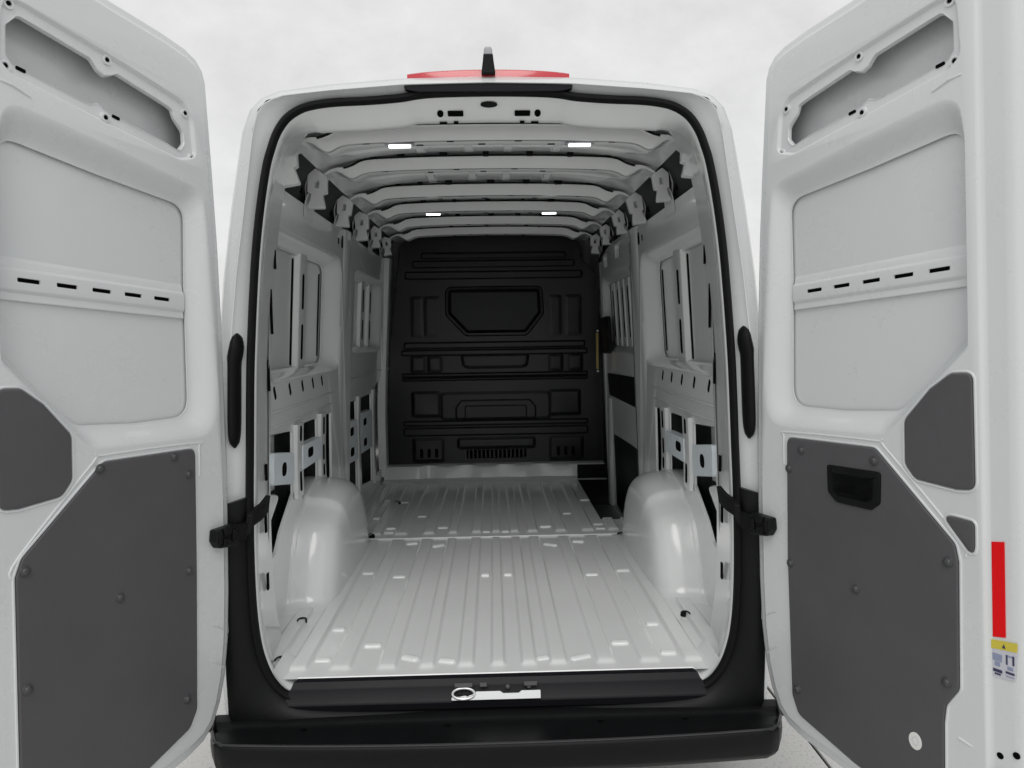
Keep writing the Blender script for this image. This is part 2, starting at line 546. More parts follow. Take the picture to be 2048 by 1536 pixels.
# ------------------------------------------------------------------ tail corners
for s in (-1, 1):
    idx = [i for i in range(NP) if po[i][0] * s >= -0.001 and (po[i][1] + pi_[i][1]) / 2 < 1.19]
    idx.sort(key=lambda i: -po[i][1])
    cc_ = MB()
    rg_ = []
    for t, dy in ((0.0, 0.03), (0.0, -0.012), (0.05, -0.020), (0.40, -0.022), (0.80, -0.006), (0.97, 0.022), (1.02, 0.04)):
        rg_.append([((po[i][0] * (1 - t) + pi_[i][0] * t) * (1.006 if t < 0.5 else 1), LEAN(po[i][1]) + dy, po[i][1] * (1 - t) + pi_[i][1] * t) for i in idx])
    cc_.loft(rg_, False)
    top_ = [r_[0] for r_ in rg_]
    cc_.add(top_, [tuple(range(len(top_)))])
    make('corner_cover', cc_, 'plastic', van, smooth=50)
    f = lambda a, b, c, s=s: (s * a, LEAN(b) + 0.012 - c, b)
    red = MB().box(0.874, 0.884, 0.556, 0.580, -0.02, 0.012)
    make('tail_lamp', red, 'redlens', van, fn=f, bevel=0.004)
    # hinge cover: long rounded black shell
    hc = MB()
    loops = []
    for k in range(25):
        q = k / 24
        z = 1.345 + 0.375 * q
        e = min(1, math.sqrt(max(0.0, 1 - (abs(q - 0.5) / 0.5) ** 6)))
        hw = max(0.003, (0.019 + 0.005 * ss((q - 0.72) / 0.1)) * e)
        bulge = max(0.004, 0.045 * e)
        xc = 0.835 + 0.010 * (1 - q) - 0.006 * ss((q - 0.75) / 0.15)
        loops.append([(s * (xc + hw * math.cos(t)), LEAN(z) + 0.02 - bulge * max(0, math.sin(t)) - (0 if math.sin(t) > -0.1 else -0.01), z) for t in [2 * math.pi * j / 16 for j in range(16)]])
    hc.loft(loops, True, True, True)
    make('hinge_cover', hc, 'rubber', van, flip=s > 0, smooth=60)
# ------------------------------------------------------------------ bumper and sill
bp = MB()
loops = []
for k in range(61):
    x = -0.925 + 1.85 * k / 60
    q = abs(x) / 0.925
    yf = -0.252 + 0.045 * q ** 2 + 0.16 * max(0, (q - 0.90) / 0.10) ** 2.5
    r_ = 1 - 0.35 * max(0, (q - 0.9) / 0.1) ** 2
    zt = 0.478 - 0.004 * q
    loops.append([(x, LEAN(0.5) + 0.02, zt - 0.006), (x, LEAN(0.5) - 0.025, zt - 0.006), (x, LEAN(0.5) - 0.034, zt - 0.016), (x, LEAN(0.5) - 0.055, zt - 0.022), (x, yf * 0.62 - 0.02, zt - 0.012), (x, yf + 0.026, zt - 0.006), (x, yf + 0.018, zt), (x, yf + 0.010, zt + 0.001), (x, yf + 0.003, zt - 0.003), (x, yf, zt - 0.010),
                  (x, yf - 0.002, zt - 0.03), (x, yf + 0.004, zt - 0.075 * r_), (x, yf + 0.03, zt - 0.105 * r_), (x, yf + 0.08, zt - 0.12 * r_), (x, 0.0, zt - 0.12 * r_)])
bp.loft(loops, True, True, True)
bumper = make('bumper', bp, 'plastic', van, smooth=50, label='black plastic rear bumper with step top')
highlight_path = []
for k in range(61):
    x = -0.90 + 1.80 * k / 60
    q = abs(x) / 0.925
    highlight_path.append((x, -0.252 + 0.045 * q ** 2 + 0.16 * max(0, (q - 0.90) / 0.10) ** 2.5 + 0.012, 0.478 - 0.004 * q - 0.002))
make('bumper_highlight_bead', MB().tube(highlight_path, 0.0055, 8), 'lip', bumper)  # bead added along the edge to make a highlight line
for x in (-0.165, 0.325, -0.62, 0.60):
    hm = MB().prism(rpoly([(-0.010, -0.004), (0.010, -0.004), (0.010, 0.004), (-0.010, 0.004)], 0.003, 3), 0, 0.002)
    make('bumper_slot', hm, 'hole', bumper, fn=lambda a, b, c, x=x: (x + a, -0.105 + b, 0.4595 + c))

st = MB()
pl = [(-0.665, 0.028), (0.655, 0.028), (0.70, -0.030), (-0.71, -0.030)]
loops = []
for k in range(33):
    q = k / 32
    a = (-0.665 + 1.32 * q, 0.030); b = (-0.700 + 1.392 * q, -0.02)
    loops.append([(a[0], a[1], 0.556), (a[0], a[1], 0.5655), (a[0] * .99 + b[0] * .01, a[1] - 0.006, 0.5665), (a[0] * 0.6 + b[0] * .4, 0.004, 0.560), (a[0] * 0.45 + b[0] * 0.55, -0.008, 0.546),
                  (a[0] * .3 + b[0] * .7, -0.012, 0.540), (b[0], -0.028, 0.508), (b[0], -0.040, 0.500), (b[0], -0.040, 0.480)])
st.loft(loops, False, False, False)
sill = make('sill_plate', st, 'sill', van, smooth=30, flip=True, label='dark plastic entry guard along the load sill')
pt = MB().plate(offset(seal, -0.012), (), ())
# sheet under the sill plate, closing the opening's lower corners up to the floor
lo = [(x, z) for x, z in seal if z < 0.70]
right = sorted([p for p in lo if p[0] > 0.45 and p[1] < 0.60], key=lambda p: p[1])
for s in (-1, 1):
    cg = MB()
    rr = [(s * x, z) for x, z in right]
    loops = []
    for (x, z), in zip(rr):
        loops.append([(x * 0.985, LEAN(z) + 0.035, z + 0.012), (x * 0.985, LEAN(z) + 0.075, z + 0.030 if z < 0.52 else z + 0.012), (x * 0.98, 0.12, max(z + 0.02, 0.552)), (x * 0.98, 0.16, max(z + 0.02, 0.553))])
    cg.loft(loops, False)
    make('sill_corner', cg, 'inner', van, smooth=60)

# latch striker on the sill
lk = MB().prism(rpoly([(-0.155, -0.016), (0.138, -0.016), (0.138, 0.010), (0.075, 0.010), (0.066, 0.003), (0.015, 0.003), (0.005, 0.010), (-0.075, 0.010), (-0.09, 0.0), (-0.155, -0.006)], 0.003, 3), 0, 0.006)
FS = Vector((0, -0.83, 0.55)).normalized()
def latchf(a, b, c): return Vector((a, -0.034, 0.5215)) + Vector((0, 0.42, 0.90)).normalized() * b + Vector((0, -0.90, 0.42)).normalized() * c
latch = make('latch_striker', lk, 'steel', van, fn=latchf, bevel=0.001, label='bright metal latch striker on the sill')
rg = [(-0.115 + 0.036 * math.cos(t) if abs(math.cos(t)) < 0.6 else -0.115 + 0.036 * math.cos(t), 0.004 + 0.0165 * math.sin(t)) for t in [2 * math.pi * k / 28 for k in range(28)]]
tb = MB().tube([latchf(a, b, 0.010) for a, b in rg], 0.0042, 8, True, up=(0, -0.9, 0.42))
make('striker_loop', tb, 'steel', latch)
for x in (-0.128, -0.102, 0.03, 0.10):
    q = MB().lathe([(0.007, 0), (0.007, 0.004), (0.004, 0.006)], 10)
    make('bolt', q, 'plastic' if x < 0 else 'clip', latch, fn=lambda a, b, c, x=x: latchf(x + a, b + (0.003 if x < 0 else 0.022), c + 0.006))
for x, w_ in ((-0.115, 0.03), (-0.05, 0.012), (0.105, 0.022)):
    q = MB().box(-w_, w_, -0.007, 0.007, 0, 0.012)
    make('latch_bracket', q, 'clip', latch, fn=lambda a, b, c, x=x: latchf(x + a, b + 0.030, c + 0.004), bevel=0.002)

# ------------------------------------------------------------------ load floor
FZ = 0.560
ridges = [(-0.80, 0.030), (-0.69, 0.030), (-0.545, 0.034), (-0.385, 0.030), (-0.247, 0.024), (-0.112, 0.026), (0.0, 0.022), (0.107, 0.024), (0.21, 0.028), (0.375, 0.030), (0.53, 0.034), (0.68, 0.03), (0.79, 0.03)]
def prof_x(edge):
    xs_ = [-0.90]
    hs_ = [0]
    for c, hw in ridges:
        for d, h in ((-hw - 0.010, 0), (-hw - 0.003, .12), (-hw + 0.003, .88), (-hw + 0.008, 1), (hw - 0.008, 1), (hw - 0.003, .88), (hw + 0.003, .12), (hw + 0.010, 0)):
            xs_.append(c + d); hs_.append(h)
    xs_.append(0.90); hs_.append(0)
    return xs_, hs_
def floor_panel(y0, y1, z, f0, f1, n=26, hgt=0.0105):
    xs_, hs_ = prof_x(0)
    loops = []
    ysamp = [y0, y0 + 0.004] + [y0 + (y1 - y0) * k / n for k in range(1, n)] + [y1 - 0.004, y1]
    ysamp = sorted(set(ysamp + [y0 + f0, y0 + f0 + .012, y0 + f0 + 0.024, y0 + f0 + 0.036, y1 - f1, y1 - f1 - .012, y1 - f1 - 0.03]))
    for y in ysamp:
        m_ = ss((y - y0 - f0) / 0.036) * ss((y1 - f1 - y) / 0.036)
        loops.append([(x, y, z + hgt * h * m_ + 0.0012 * math.sin(y * 5 + x * 7)) for x, h in zip(xs_, hs_)])
    return MB().loft(loops, False)
fl = floor_panel(0.026, 1.66, FZ, 0.045, 0.02)
floor = make('cargo_floor', fl, 'inner', van, smooth=50, flip=False)
fp = floor_panel(1.64, 3.30, FZ + 0.007, 0.05, 0.28, 22, 0.012)
# sliding-door step well is cut out of the front right of the floor
keep = []
for f in fp.f:
    cx = sum(fp.v[i][0] for i in f) / 4; cy = sum(fp.v[i][1] for i in f) / 4
    if cx > 0.640 and 1.93 < cy < 3.16: continue
    keep.append(f)
fp.f = keep
ff = make('front_floor', fp, 'inner', floor, smooth=50)
lipm = MB().box(-0.9, 0.9, 1.634, 1.646, FZ - 0.002, FZ + 0.0085)
make('floor_seam', lipm, 'inner', floor, bevel=0.002)
edge = MB().box(-0.672, 0.664, 0.020, 0.036, 0.545, 0.5685)
make('floor_edge', edge, 'inner', floor, bevel=0.004)
well = MB()
well.box(0.64, 0.93, 1.90, 3.16, 0.33, 0.34)
well.box(0.636, 0.644, 1.90, 3.16, 0.34, FZ + 0.005)
well.box(0.644, 0.93, 1.895, 1.903, 0.34, FZ + 0.005)
well.box(0.644, 0.93, 3.162, 3.17, 0.34, FZ + 0.12)
make('step_well', well, 'plastic', floor, label='black plastic step well of the side door')
# pressed pads that catch the light
pad = MB()
lp0 = rpoly([(-0.034, -0.012), (0.034, -0.012), (0.034, 0.012), (-0.034, 0.012)], 0.011, 5)
pad.plate(offset(lp0, -0.007), [(offset(lp0, -0.003), 0.0028), (lp0, 0.0012), (offset(lp0, 0.002), -0.001), (offset(lp0, 0.005), -0.0105)], (), 0.0034)
pads = [(-0.62, 1.07, 0, .8), (-0.463, 1.01, 0, .85), (-0.055, 1.01, 0, .55), (0.053, 1.01, 0, .55), (0.45, 0.98, 0, .85), (0.607, 1.03, 0, .9), (-0.463, 0.27, 0, .9), (-0.313, 0.16, -25, .9),
        (-0.18, 0.13, -15, .85), (0.158, 0.13, 15, .6), (0.292, 0.13, 20, 1.1), (0.45, 0.24, 0, .9), (-0.463, 1.55, 12, .9), (-0.313, 1.50, 28, .95), (0.292, 1.47, -28, 1.1), (0.45, 1.52, -12, .9),
        (-0.313, 1.83, 0, .85), (0.292, 1.81, 0, .95), (-0.055, 1.72, -8, .6), (0.053, 1.72, 8, .6), (-0.62, 1.84, 8, .8), (-0.62, 1.75, 0, .8), (-0.745, 2.08, 0, .6), (0.607, 1.74, 0, .8), (0.607, 1.83, 0, .8),
        (-0.62, 2.48, 0, .85), (-0.745, 2.55, 0, .6), (0.607, 2.45, 0, .9), (-0.463, 2.10, 0, .8), (0.45, 2.1, 0, .8), (-0.62, .42, 0, .7), (0.607, .40, 0, .7), (-0.62, 0.16, 0, .8), (0.607, .15, 0, .8)]
p0 = None
for x, y, a, k in pads:
    z = FZ + (0.007 if y > 1.65 else 0.0) + 0.0045
    if p0 is None:
        p0 = make('floor_pad', pad, 'inner', floor, smooth=60); o = p0
    else:
        o = copy(p0, parent=floor)
    o.location = (x, y, z); o.rotation_euler = (R(9), 0, R(a)); o.scale = (k, 1.0, 1.0)
# cargo tie-down eyes
for x, y, a in ((-0.784, 0.50, 20), (-0.772, 0.155, 40), (0.757, 0.47, -20), (0.752, 0.12, -40), (-0.705, 1.665, 0), (0.70, 1.61, 0), (-0.66, 2.45, 0)):
    e = MB()
    e.lathe([(0.021, 0), (0.021, 0.003), (0.016, 0.006), (0.010, 0.004)], 14)
    rgp = [Vector((0.017 * math.cos(t), 0.0, 0.012 + 0.011 * math.sin(t))) for t in [2 * math.pi * k / 16 for k in range(16)]]
    e.tube(rgp, 0.0035, 6, True, up=(0, 1, 0))
    o = make('tie_down_eye', e, 'plastic', floor)
    o.location = (x, y, FZ + (0.008 if y > 1.65 else 0.001)); o.rotation_euler = (R(18), 0, R(a))
# white step at the foot of the bulkhead
bs = MB()
loops = []
for k in range(49):
    x = -0.87 + 1.74 * k / 48
    wv = 0.012 * math.sin(x * 21) * (1 if abs(x) < 0.6 else 0)
    d = 0.02 if abs(x) < 0.55 else 0
    loops.append([(x, 3.13 - d * 1.5, FZ + 0.006), (x, 3.215 + d + wv * .6, FZ + 0.020), (x, 3.235 + d + wv * .6, FZ + 0.09), (x, 3.25 + d, FZ + 0.112 + wv * 0.3), (x, 3.34, FZ + 0.118)])
bs.loft(loops, False)
make('bulkhead_step', bs, 'inner', floor, smooth=45)

# ------------------------------------------------------------------ wheel arches
for s in (-1, 1):
    wa = MB()
    base = [(0.560, FZ - 0.004), (0.615, FZ + 0.006), (0.652, FZ + 0.030), (0.678, FZ + 0.085), (0.705, 0.705), (0.745, 0.785), (0.790, 0.848), (0.818, 0.874), (0.845, 0.890), (0.900, 0.915), (0.935, 0.934), (0.958, 0.958), (0.985, 0.971), (1.10, 0.996), (1.22, 1.000),
            (1.34, 0.982), (1.43, 0.945), (1.51, 0.885), (1.58, 0.795), (1.625, 0.69), (1.65, FZ + 0.06), (1.672, FZ + 0.022), (1.70, FZ + 0.006), (1.76, FZ - 0.004)]
    base = [(p.x, p.y) for p in smooth_path([Vector(q) for q in base], 3)]
    def ring(x, k):
        return [(s * x, 1.20 + (y - 1.20) * (1 - (1 - k) * 0.9), FZ - 0.004 + (z - FZ + 0.004) * k) for y, z in base]
    seq = [(0.95, 1.02), (0.875, 1.02), (0.868, 1.005), (0.862, 0.995), (0.82, 0.99), (0.80, 0.985), (0.775, 0.972), (0.752, 0.950), (0.735, 0.925), (0.722, 0.895), (0.712, 0.86), (0.704, 0.81), (0.699, 0.75), (0.695, 0.66), (0.692, 0.5), (0.690, 0.3), (0.688, 0.12)]
    loops = [ring(x, k) for x, k in seq]
    wa.loft(loops, False)
    wa.add(loops[-1], [tuple(range(len(loops[-1])))])
    # apron strip joining the arch to the floor
    arch = make('wheel_arch', wa, 'inner', van, smooth=70, flip=s > 0)
    # road wheel under it
    wh = MB().lathe([(0.20, -0.10), (0.33, -0.105), (0.345, -0.08), (0.345, 0.08), (0.33, 0.105), (0.20, 0.10)], 40, 'x', (s * 0.87, 1.21, 0.345))
    wheel = make('wheel', wh, 'tyre', van)
    wr = MB().lathe([(0.03, 0.07), (0.19, 0.06), (0.20, 0.101), (0.205, 0.09), (0.205, -0.09), (0.03, -0.05)], 32, 'x', (s * 0.87, 1.21, 0.345))
    make('rim', wr, 'rim', wheel)

# ------------------------------------------------------------------ side walls
XW = 0.885
def wall_fn(s): return lambda a, b, c: (s * (XW - c - 0.060 * max(0, (b - 1.1) / 1.1) ** 1.2), a, b)   # a=Y b=Z c=inward
def simple_hole(pts, r=0.02, lip=0.012):
    l = rpoly(pts, r, 4)
    return (l, [(offset(l, -0.004), -0.004), (offset(l, -0.006), -lip)])
def skin(name, s, y0, y1, z0, z1, c, m, parent):
    mb = MB()
    n = 12
    loops = [[(y0, z0 + (z1 - z0) * k / n, c) for k in range(n + 1)], [(y1, z0 + (z1 - z0) * k / n, c) for k in range(n + 1)]]
    mb.loft(loops, False)
    return make(name, mb, m, parent, fn=wall_fn(s), smooth=60)
def slot(s, y, z, hy, hz, tilt, parent, c=0.0, name='wall_slot'):
    ca, sa = math.cos(R(tilt)), math.sin(R(tilt))
    l = [(y + a * ca - b * sa, z + a * sa + b * ca) for a, b in rpoly([(-hy, -hz), (hy, -hz), (hy, hz), (-hy, hz)], min(hy, hz) * 0.9, 3)]
    return make(name, MB().prism(l, c - 0.004, c + 0.0012), 'hole', parent, fn=wall_fn(s), wn=False)
def post(s, name, y0, y1, z0, z1, c, parent, h=0.03, m='inner', lean=0.0):
    """hat-section upright pressed into the panel"""
    w_ = y1 - y0
    pr = [(y0 - 0.012, c - h), (y0, c - h), (y0 + 0.008, c - 0.004), (y0 + 0.014, c), (y1 - 0.014, c), (y1 - 0.008, c - 0.004), (y1, c - h), (y1 + 0.012, c - h)]
    mb = MB().loft([[(a + lean * q, z0 + (z1 - z0) * q, cc) for a, cc in pr] for q in [k / 8 for k in range(9)]], False)
    return make(name, mb, m, parent, fn=wall_fn(s), smooth=35)

def recess(y0, y1, z0, z1, yi0, yi1, zi0, zi1, depth, ro, ri):
    o = rpoly([(y0, z0), (y1, z0), (y1, z1), (y0, z1)], ro, 8)
    i = rpoly([(yi0, zi0), (yi1, zi0), (yi1, zi1), (yi0, zi1)], ri, 8)
    c = ((yi0 + yi1) / 2, (zi0 + zi1) / 2)
    po_, pi2 = polar(o, c, 96), polar(i, c, 96)
    rg_ = []
    for t in (0.12, 0.3, 0.5, 0.7, 0.88, 1.0):
        rg_.append(([(a[0] * (1 - t) + b[0] * t, a[1] * (1 - t) + b[1] * t) for a, b in zip(po_, pi2)], -depth * ss(t)))
    rg_.append((pi2, -depth - 0.006))
    return (po_, rg_)

for s in (-1, 1):
    # ---- rear bay, both sides
    out = rpoly([(0.40, 0.50), (1.93, 0.50), (1.93, 2.285), (0.40, 2.285)], 0.004, 2)
    holes = [recess(0.44, 1.70, 1.515, 2.14, 0.50, 1.605, 1.565, 2.085, 0.080, 0.09, 0.06),
             simple_hole([(0.455, 1.325), (0.805, 1.30), (0.805, 1.02), (0.61, 0.905), (0.535, 0.838), (0.490, 0.828), (0.457, 0.865), (0.468, 0.975), (0.600, 1.055), (0.470, 1.085)], 0.015),
             simple_hole([(0.935, 0.96), (1.235, 0.96), (1.235, 1.305), (0.935, 1.31)], 0.025),
             simple_hole([(1.365, 0.94), (1.535, 0.94), (1.535, 1.30), (1.365, 1.30)], 0.02)]
    wp = MB().plate(out, (), holes)
    wall = make('side_panel', wp, 'inner', van, fn=wall_fn(s), flip=s > 0)
    skin('outer_skin', s, 0.40, 1.95, 1.48, 2.20, -0.092, 'inner', wall)
    skin('cavity_back', s, 0.815, 1.95, 0.45, 1.40, -0.085, 'ecoat_shade', wall)  # dark sheet: shade of the wall cavity put into its colour
    skin('cavity_back', s, 0.30, 0.812, 1.04, 1.40, -0.085, 'inner', wall)
    skin('cavity_back', s, 0.30, 0.812, 0.45, 1.038, -0.085, 'ecoat_shade', wall)  # same back skin as above, shade put in as a darker colour
    skin('cavity_back', s, 0.42, 1.95, 2.25, 2.38, -0.045, 'ecoat_shade', wall)  # dark sheet standing in for the shade above the panel
    # uprights in the window blank
    post(s, 'upright', 0.60, 0.69, 1.535, 2.11, -0.068, wall, 0.024)
    post(s, 'upright', 1.10, 1.24, 1.535, 2.11, -0.066, wall, 0.026)
    for y, z, hz in ((0.645, 1.92, 0.08), (0.645, 1.69, 0.08), (1.165, 1.92, 0.085), (1.165, 1.68, 0.085)):
        slot(s, y, z, 0.017, hz, 0, wall, -0.068 if y < 1 else -0.066)
    slot(s, 1.065, 1.82, 0.013, 0.25, 0, wall, -0.0905, 'panel_gap')
    slot(s, 1.565, 1.82, 0.010, 0.22, 0, wall, -0.0905, 'panel_gap')
    slot(s, 0.725, 1.82, 0.007, 0.25, 0, wall, -0.0905, 'panel_gap')
    # punched slots along the belt
    for k, y in enumerate((0.535, 0.745, 0.945, 1.13, 1.31)):
        slot(s, y, 1.482, 0.011, 0.030, 32, wall)
    slot(s, 1.69, 2.225, 0.022, 0.035, 0, wall)
    slot(s, 1.60, 2.22, 0.012, 0.02, 0, wall)
    # belt swage and lower edge
    for z, r_ in ((1.405, 0.006), (1.345, 0.005)):
        bd = MB().tube([(0.46, z, 0.0), (1.0, z - 0.004, 0.0), (1.60, z, 0.0)], r_, 8, up=(0, 0, 1))
        make('belt_swage', bd, 'inner', wall, fn=wall_fn(s))
    # lower posts with slots
    post(s, 'pillar_post', 0.81, 0.93, 0.99, 1.32, 0.016, wall, 0.016)
    post(s, 'pillar_post', 1.24, 1.36, 0.98, 1.32, 0.016, wall, 0.016)
    for y, z, hz in ((0.87, 1.275, 0.035), (0.87, 1.06, 0.045), (1.30, 1.255, 0.045), (1.30, 1.12, 0.04), (1.30, 1.03, 0.03)):
        slot(s, y, z, 0.016, hz, 0, wall, 0.016)
    # zinc brackets
    zb = MB().plate(rpoly([(0.465, 1.128), (0.745, 1.075), (0.745, 1.208), (0.465, 1.252)], 0.012, 4), [(offset(rpoly([(0.465, 1.128), (0.745, 1.075), (0.745, 1.208), (0.465, 1.252)], 0.012, 4), 0.002), 0.018), (offset(rpoly([(0.465, 1.128), (0.745, 1.075), (0.745, 1.208), (0.465, 1.252)], 0.012, 4), 0.003), -0.03)], (), 0.022)
    br = make('zinc_bracket', zb, 'zinc', wall, fn=wall_fn(s), flip=s > 0)
    slot(s, 0.600, 1.165, 0.030, 0.028, 0, wall, 0.0225, 'bracket_hole')
    zl = rpoly([(0.90, 1.105), (1.245, 1.10), (1.245, 1.205), (0.90, 1.215)], 0.01, 4)
    br = make('zinc_bracket', MB().plate(zl, [(offset(zl, 0.003), -0.02)], (), 0.019), 'zinc', wall, fn=wall_fn(s), flip=s > 0)
    slot(s, 1.03 if s < 0 else 0.99, 1.165, 0.045, 0.022, 0, wall, 0.0195, 'bracket_hole')
    # inner pillar behind the rear bay
    pc = [(1.55, -0.03), (1.56, -0.002), (1.60, 0.006), (1.64, 0.011), (1.71, 0.011), (1.75, 0.006), (1.79, -0.002), (1.80, -0.03)]
    mb = MB().loft([[(a + 0.10 + 0.06 * ss((z - 1.3) / 0.9), z, c) for a, c in pc] for z in [0.60 + (2.30 - 0.60) * k / 24 for k in range(25)]], False)
    make('pillar', mb, 'inner', wall, fn=wall_fn(s), smooth=60, flip=s < 0)
    # D-pillar slots (on the slanted jamb)
    for z, hz, yy in ((2.005, 0.042, 0.40), (1.80, 0.085, 0.38), (1.56, 0.06, 0.37), (1.20, 0.03, 0.33), (1.03, 0.05, 0.31), (0.80, 0.03, 0.30)):
        k = (yy - 0.19) / 0.25
        # jamb surface x at that height
        xs0 = min(seal, key=lambda p: abs(p[1] - z) + (0 if p[0] > 0 else 9))[0]
        x = xs0 + 0.030 + (0.070 - 0.030) * (yy - 0.16) / 0.28
        mb = MB().obox((s * (x - 0.003), yy + LEAN(z) + 0.03, z), Vector((s * 0.04, 0.28, 0)).normalized(), (0, 0, 1), Vector((s * 0.28, -0.04, 0)).normalized(), (0.012, hz, 0.003))
        make('pillar_slot', mb, 'hole', wall, wn=False)

# ---- left forward bay
s = -1
out = rpoly([(1.92, 0.50), (3.36, 0.50), (3.36, 2.285), (1.92, 2.285)], 0.004, 2)
holes = [recess(2.06, 3.16, 1.59, 2.12, 2.13, 3.08, 1.64, 2.065, 0.07, 0.07, 0.05),
         simple_hole([(1.84 + .10, 0.78), (2.235, 0.72), (2.235, 1.30), (1.94, 1.31)], 0.02),
         simple_hole([(2.325, 0.72), (2.79, 0.66), (2.79, 1.30), (2.325, 1.30)], 0.02),
         simple_hole([(2.89, 0.66), (3.22, 0.66), (3.22, 1.40), (2.89, 1.32)], 0.02)]
wall2 = make('side_panel', MB().plate(out, (), holes), 'inner', van, fn=wall_fn(s))
skin('outer_skin', s, 1.95, 3.36, 1.55, 2.2, -0.082, 'inner', wall2)
skin('cavity_back', s, 1.95, 3.36, 0.45, 1.45, -0.085, 'ecoat_shade', wall2)  # shade inside the lower openings painted as a dark sheet
skin('cavity_back', s, 1.95, 3.36, 2.25, 2.38, -0.045, 'ecoat_shade', wall2)  # dark sheet in place of shade along the top gap
for y0, y1 in ((2.25, 2.36), (2.62, 2.76), (2.92, 3.02)):
    post(s, 'upright', y0, y1, 1.62, 2.09, -0.056, wall2, 0.026)
    slot(s, (y0 + y1) / 2, 1.95, 0.018, 0.08, 0, wall2, -0.056)
    slot(s, (y0 + y1) / 2, 1.75, 0.018, 0.07, 0, wall2, -0.056)
for (y0, y1, z0, z1) in ((1.95, 2.23, 0.92, 1.195), (2.335, 2.77, 0.915, 1.20)):
    zl = rpoly([(y0, z0 + 0.02), (y1, z0), (y1, z1 - 0.02), (y0, z1)], 0.012, 4)
    make('zinc_bracket', MB().plate(zl, [(offset(zl, 0.003), -0.03)], (), 0.010), 'zinc', wall2, fn=wall_fn(s))
    for z in (z0 + 0.075, z1 - 0.075):
        slot(s, y0 + (y1 - y0) * 0.36, z, 0.055, 0.026, 0, wall2, 0.0105, 'bracket_hole')
post(s, 'pillar_post', 2.235, 2.325, 0.70, 1.32, 0.014, wall2, 0.014)
post(s, 'pillar_post', 2.80, 2.885, 0.64, 1.32, 0.014, wall2, 0.014)
bd = MB().tube([(1.95, 1.44, 0.0), (3.20, 1.44, 0.0)], 0.008, 8)
make('belt_swage', bd, 'inner', wall2, fn=wall_fn(s))
pl = MB().loft([[(a, z, c) for a, c in ((3.20, -0.02), (3.22, 0.035), (3.28, 0.045), (3.32, 0.03), (3.34, -0.02))] for z in [0.60 + 1.7 * k / 10 for k in range(11)]], False)
make('pillar', pl, 'inner', wall2, fn=wall_fn(s), smooth=50)
for z in (2.10, 1.78, 1.45):
    make('bolt', MB().lathe([(0.013, 0), (0.013, 0.006), (0.008, 0.011)], 10), 'steel', wall2, fn=lambda a, b, c, z=z: (-(XW - 0.05 - c), 3.30 + a, z + b))

# ---- right forward bay: sliding side door
s = 1
sdoor = bpy.data.objects.new('sliding_door', None); col.objects.link(sdoor); sdoor.parent = van
out = rpoly([(1.94, 0.42), (3.14, 0.42), (3.14, 2.31), (1.94, 2.31)], 0.01, 2)
def shole(pts, r=0.03): return simple_hole(pts, r, 0.03)
holes = [recess(1.99, 3.08, 1.56, 2.12, 2.05, 3.02, 1.61, 2.06, 0.04, 0.06, 0.04), shole([(2.78, 2.17), (2.94, 2.17), (2.94, 2.265), (2.78, 2.275)]), shole([(2.28, 2.19), (2.46, 2.19), (2.46, 2.285), (2.28, 2.285)])]
make('inner_panel', MB().plate(out, (), holes), 'inner', sdoor, fn=wall_fn(s), flip=True)
skin('outer_skin', s, 1.94, 3.14, 1.5, 2.2, -0.055, 'inner', sdoor)
skin('cavity_back', s, 1.94, 3.14, 2.14, 2.32, -0.06, 'ecoat_shade', sdoor)  # dark colour stands in for shade behind the two upper holes
for k in range(5):
    y = 2.11 + k * 0.185
    post(s, 'upright', y, y + 0.115, 1.585, 2.095, -0.046, sdoor, 0.010, lean=0.01)
    slot(s, y + 0.045, 1.84, 0.015, 0.17, -1, sdoor, -0.046)
tl = rpoly([(2.00, 1.235), (2.98, 1.215), (3.04, 1.40), (2.00, 1.43)], 0.02, 4)
make('trim_panel', MB().prism(tl, 0.001, 0.010), 'plastic', sdoor, fn=wall_fn(s), bevel=0.003)
tl = rpoly([(1.96, 0.46), (2.72, 0.46), (2.86, 1.07), (2.00, 1.13), (1.96, 0.9)], 0.03, 4)
make('trim_panel', MB().prism(tl, 0.001, 0.010), 'plastic', sdoor, fn=wall_fn(s), bevel=0.003)
lb = rpoly([(2.83, 1.555), (3.20, 1.545), (3.22, 1.815), (2.86, 1.825)], 0.02, 4)
make('lock_housing', MB().prism(lb, -0.01, 0.022), 'plastic', sdoor, fn=wall_fn(s), bevel=0.006)
rl_ = MB().tube([(3.0, 2.235, 0.02), (2.9, 2.27, 0.02), (2.2, 2.335, 0.02)], 0.010, 8, up=(0, 0, 1))
make('door_rail', rl_, 'plastic', sdoor, fn=wall_fn(s))
post_ = MB().loft([[(a, z, c) for a, c in ((2.86, -0.02), (2.89, 0.02), (2.96, 0.03), (2.99, 0.01), (3.0, -0.02))] for z in [0.42 + 0.80 * k / 8 for k in range(9)]], False)
make('door_post', post_, 'inner', sdoor, fn=wall_fn(s), smooth=50, flip=True)
# front pillar of the side-door opening
fpil = MB()
fpil.loft([[(0.90 + dx, y, z) for dx, y in ((0.06, 3.16), (-0.015, 3.17), (-0.035, 3.22), (-0.03, 3.34), (-0.02, 3.40))] for z in [0.42 + 1.9 * k / 10 for k in range(11)]], False)
make('front_pillar', fpil, 'bulk', van, smooth=40)
make('pillar_strip', MB().box(0.792, 0.812, 3.13, 3.16, 1.425, 1.705), 'brass', van, bevel=0.003, label='yellowish metal lock strip on the front pillar')
for z in (1.41, 1.72):
    make('bolt', MB().lathe([(0.010, 0), (0.010, 0.006), (0.006, 0.010)], 10), 'steel', van, fn=lambda a, b, c, z=z: (0.805 + a, 3.14 - c, z + b))
fl_ = MB().box(0.80, 0.87, 3.10, 3.16, 0.60, 0.64)
make('door_roller', fl_, 'plastic', sdoor, bevel=0.005)

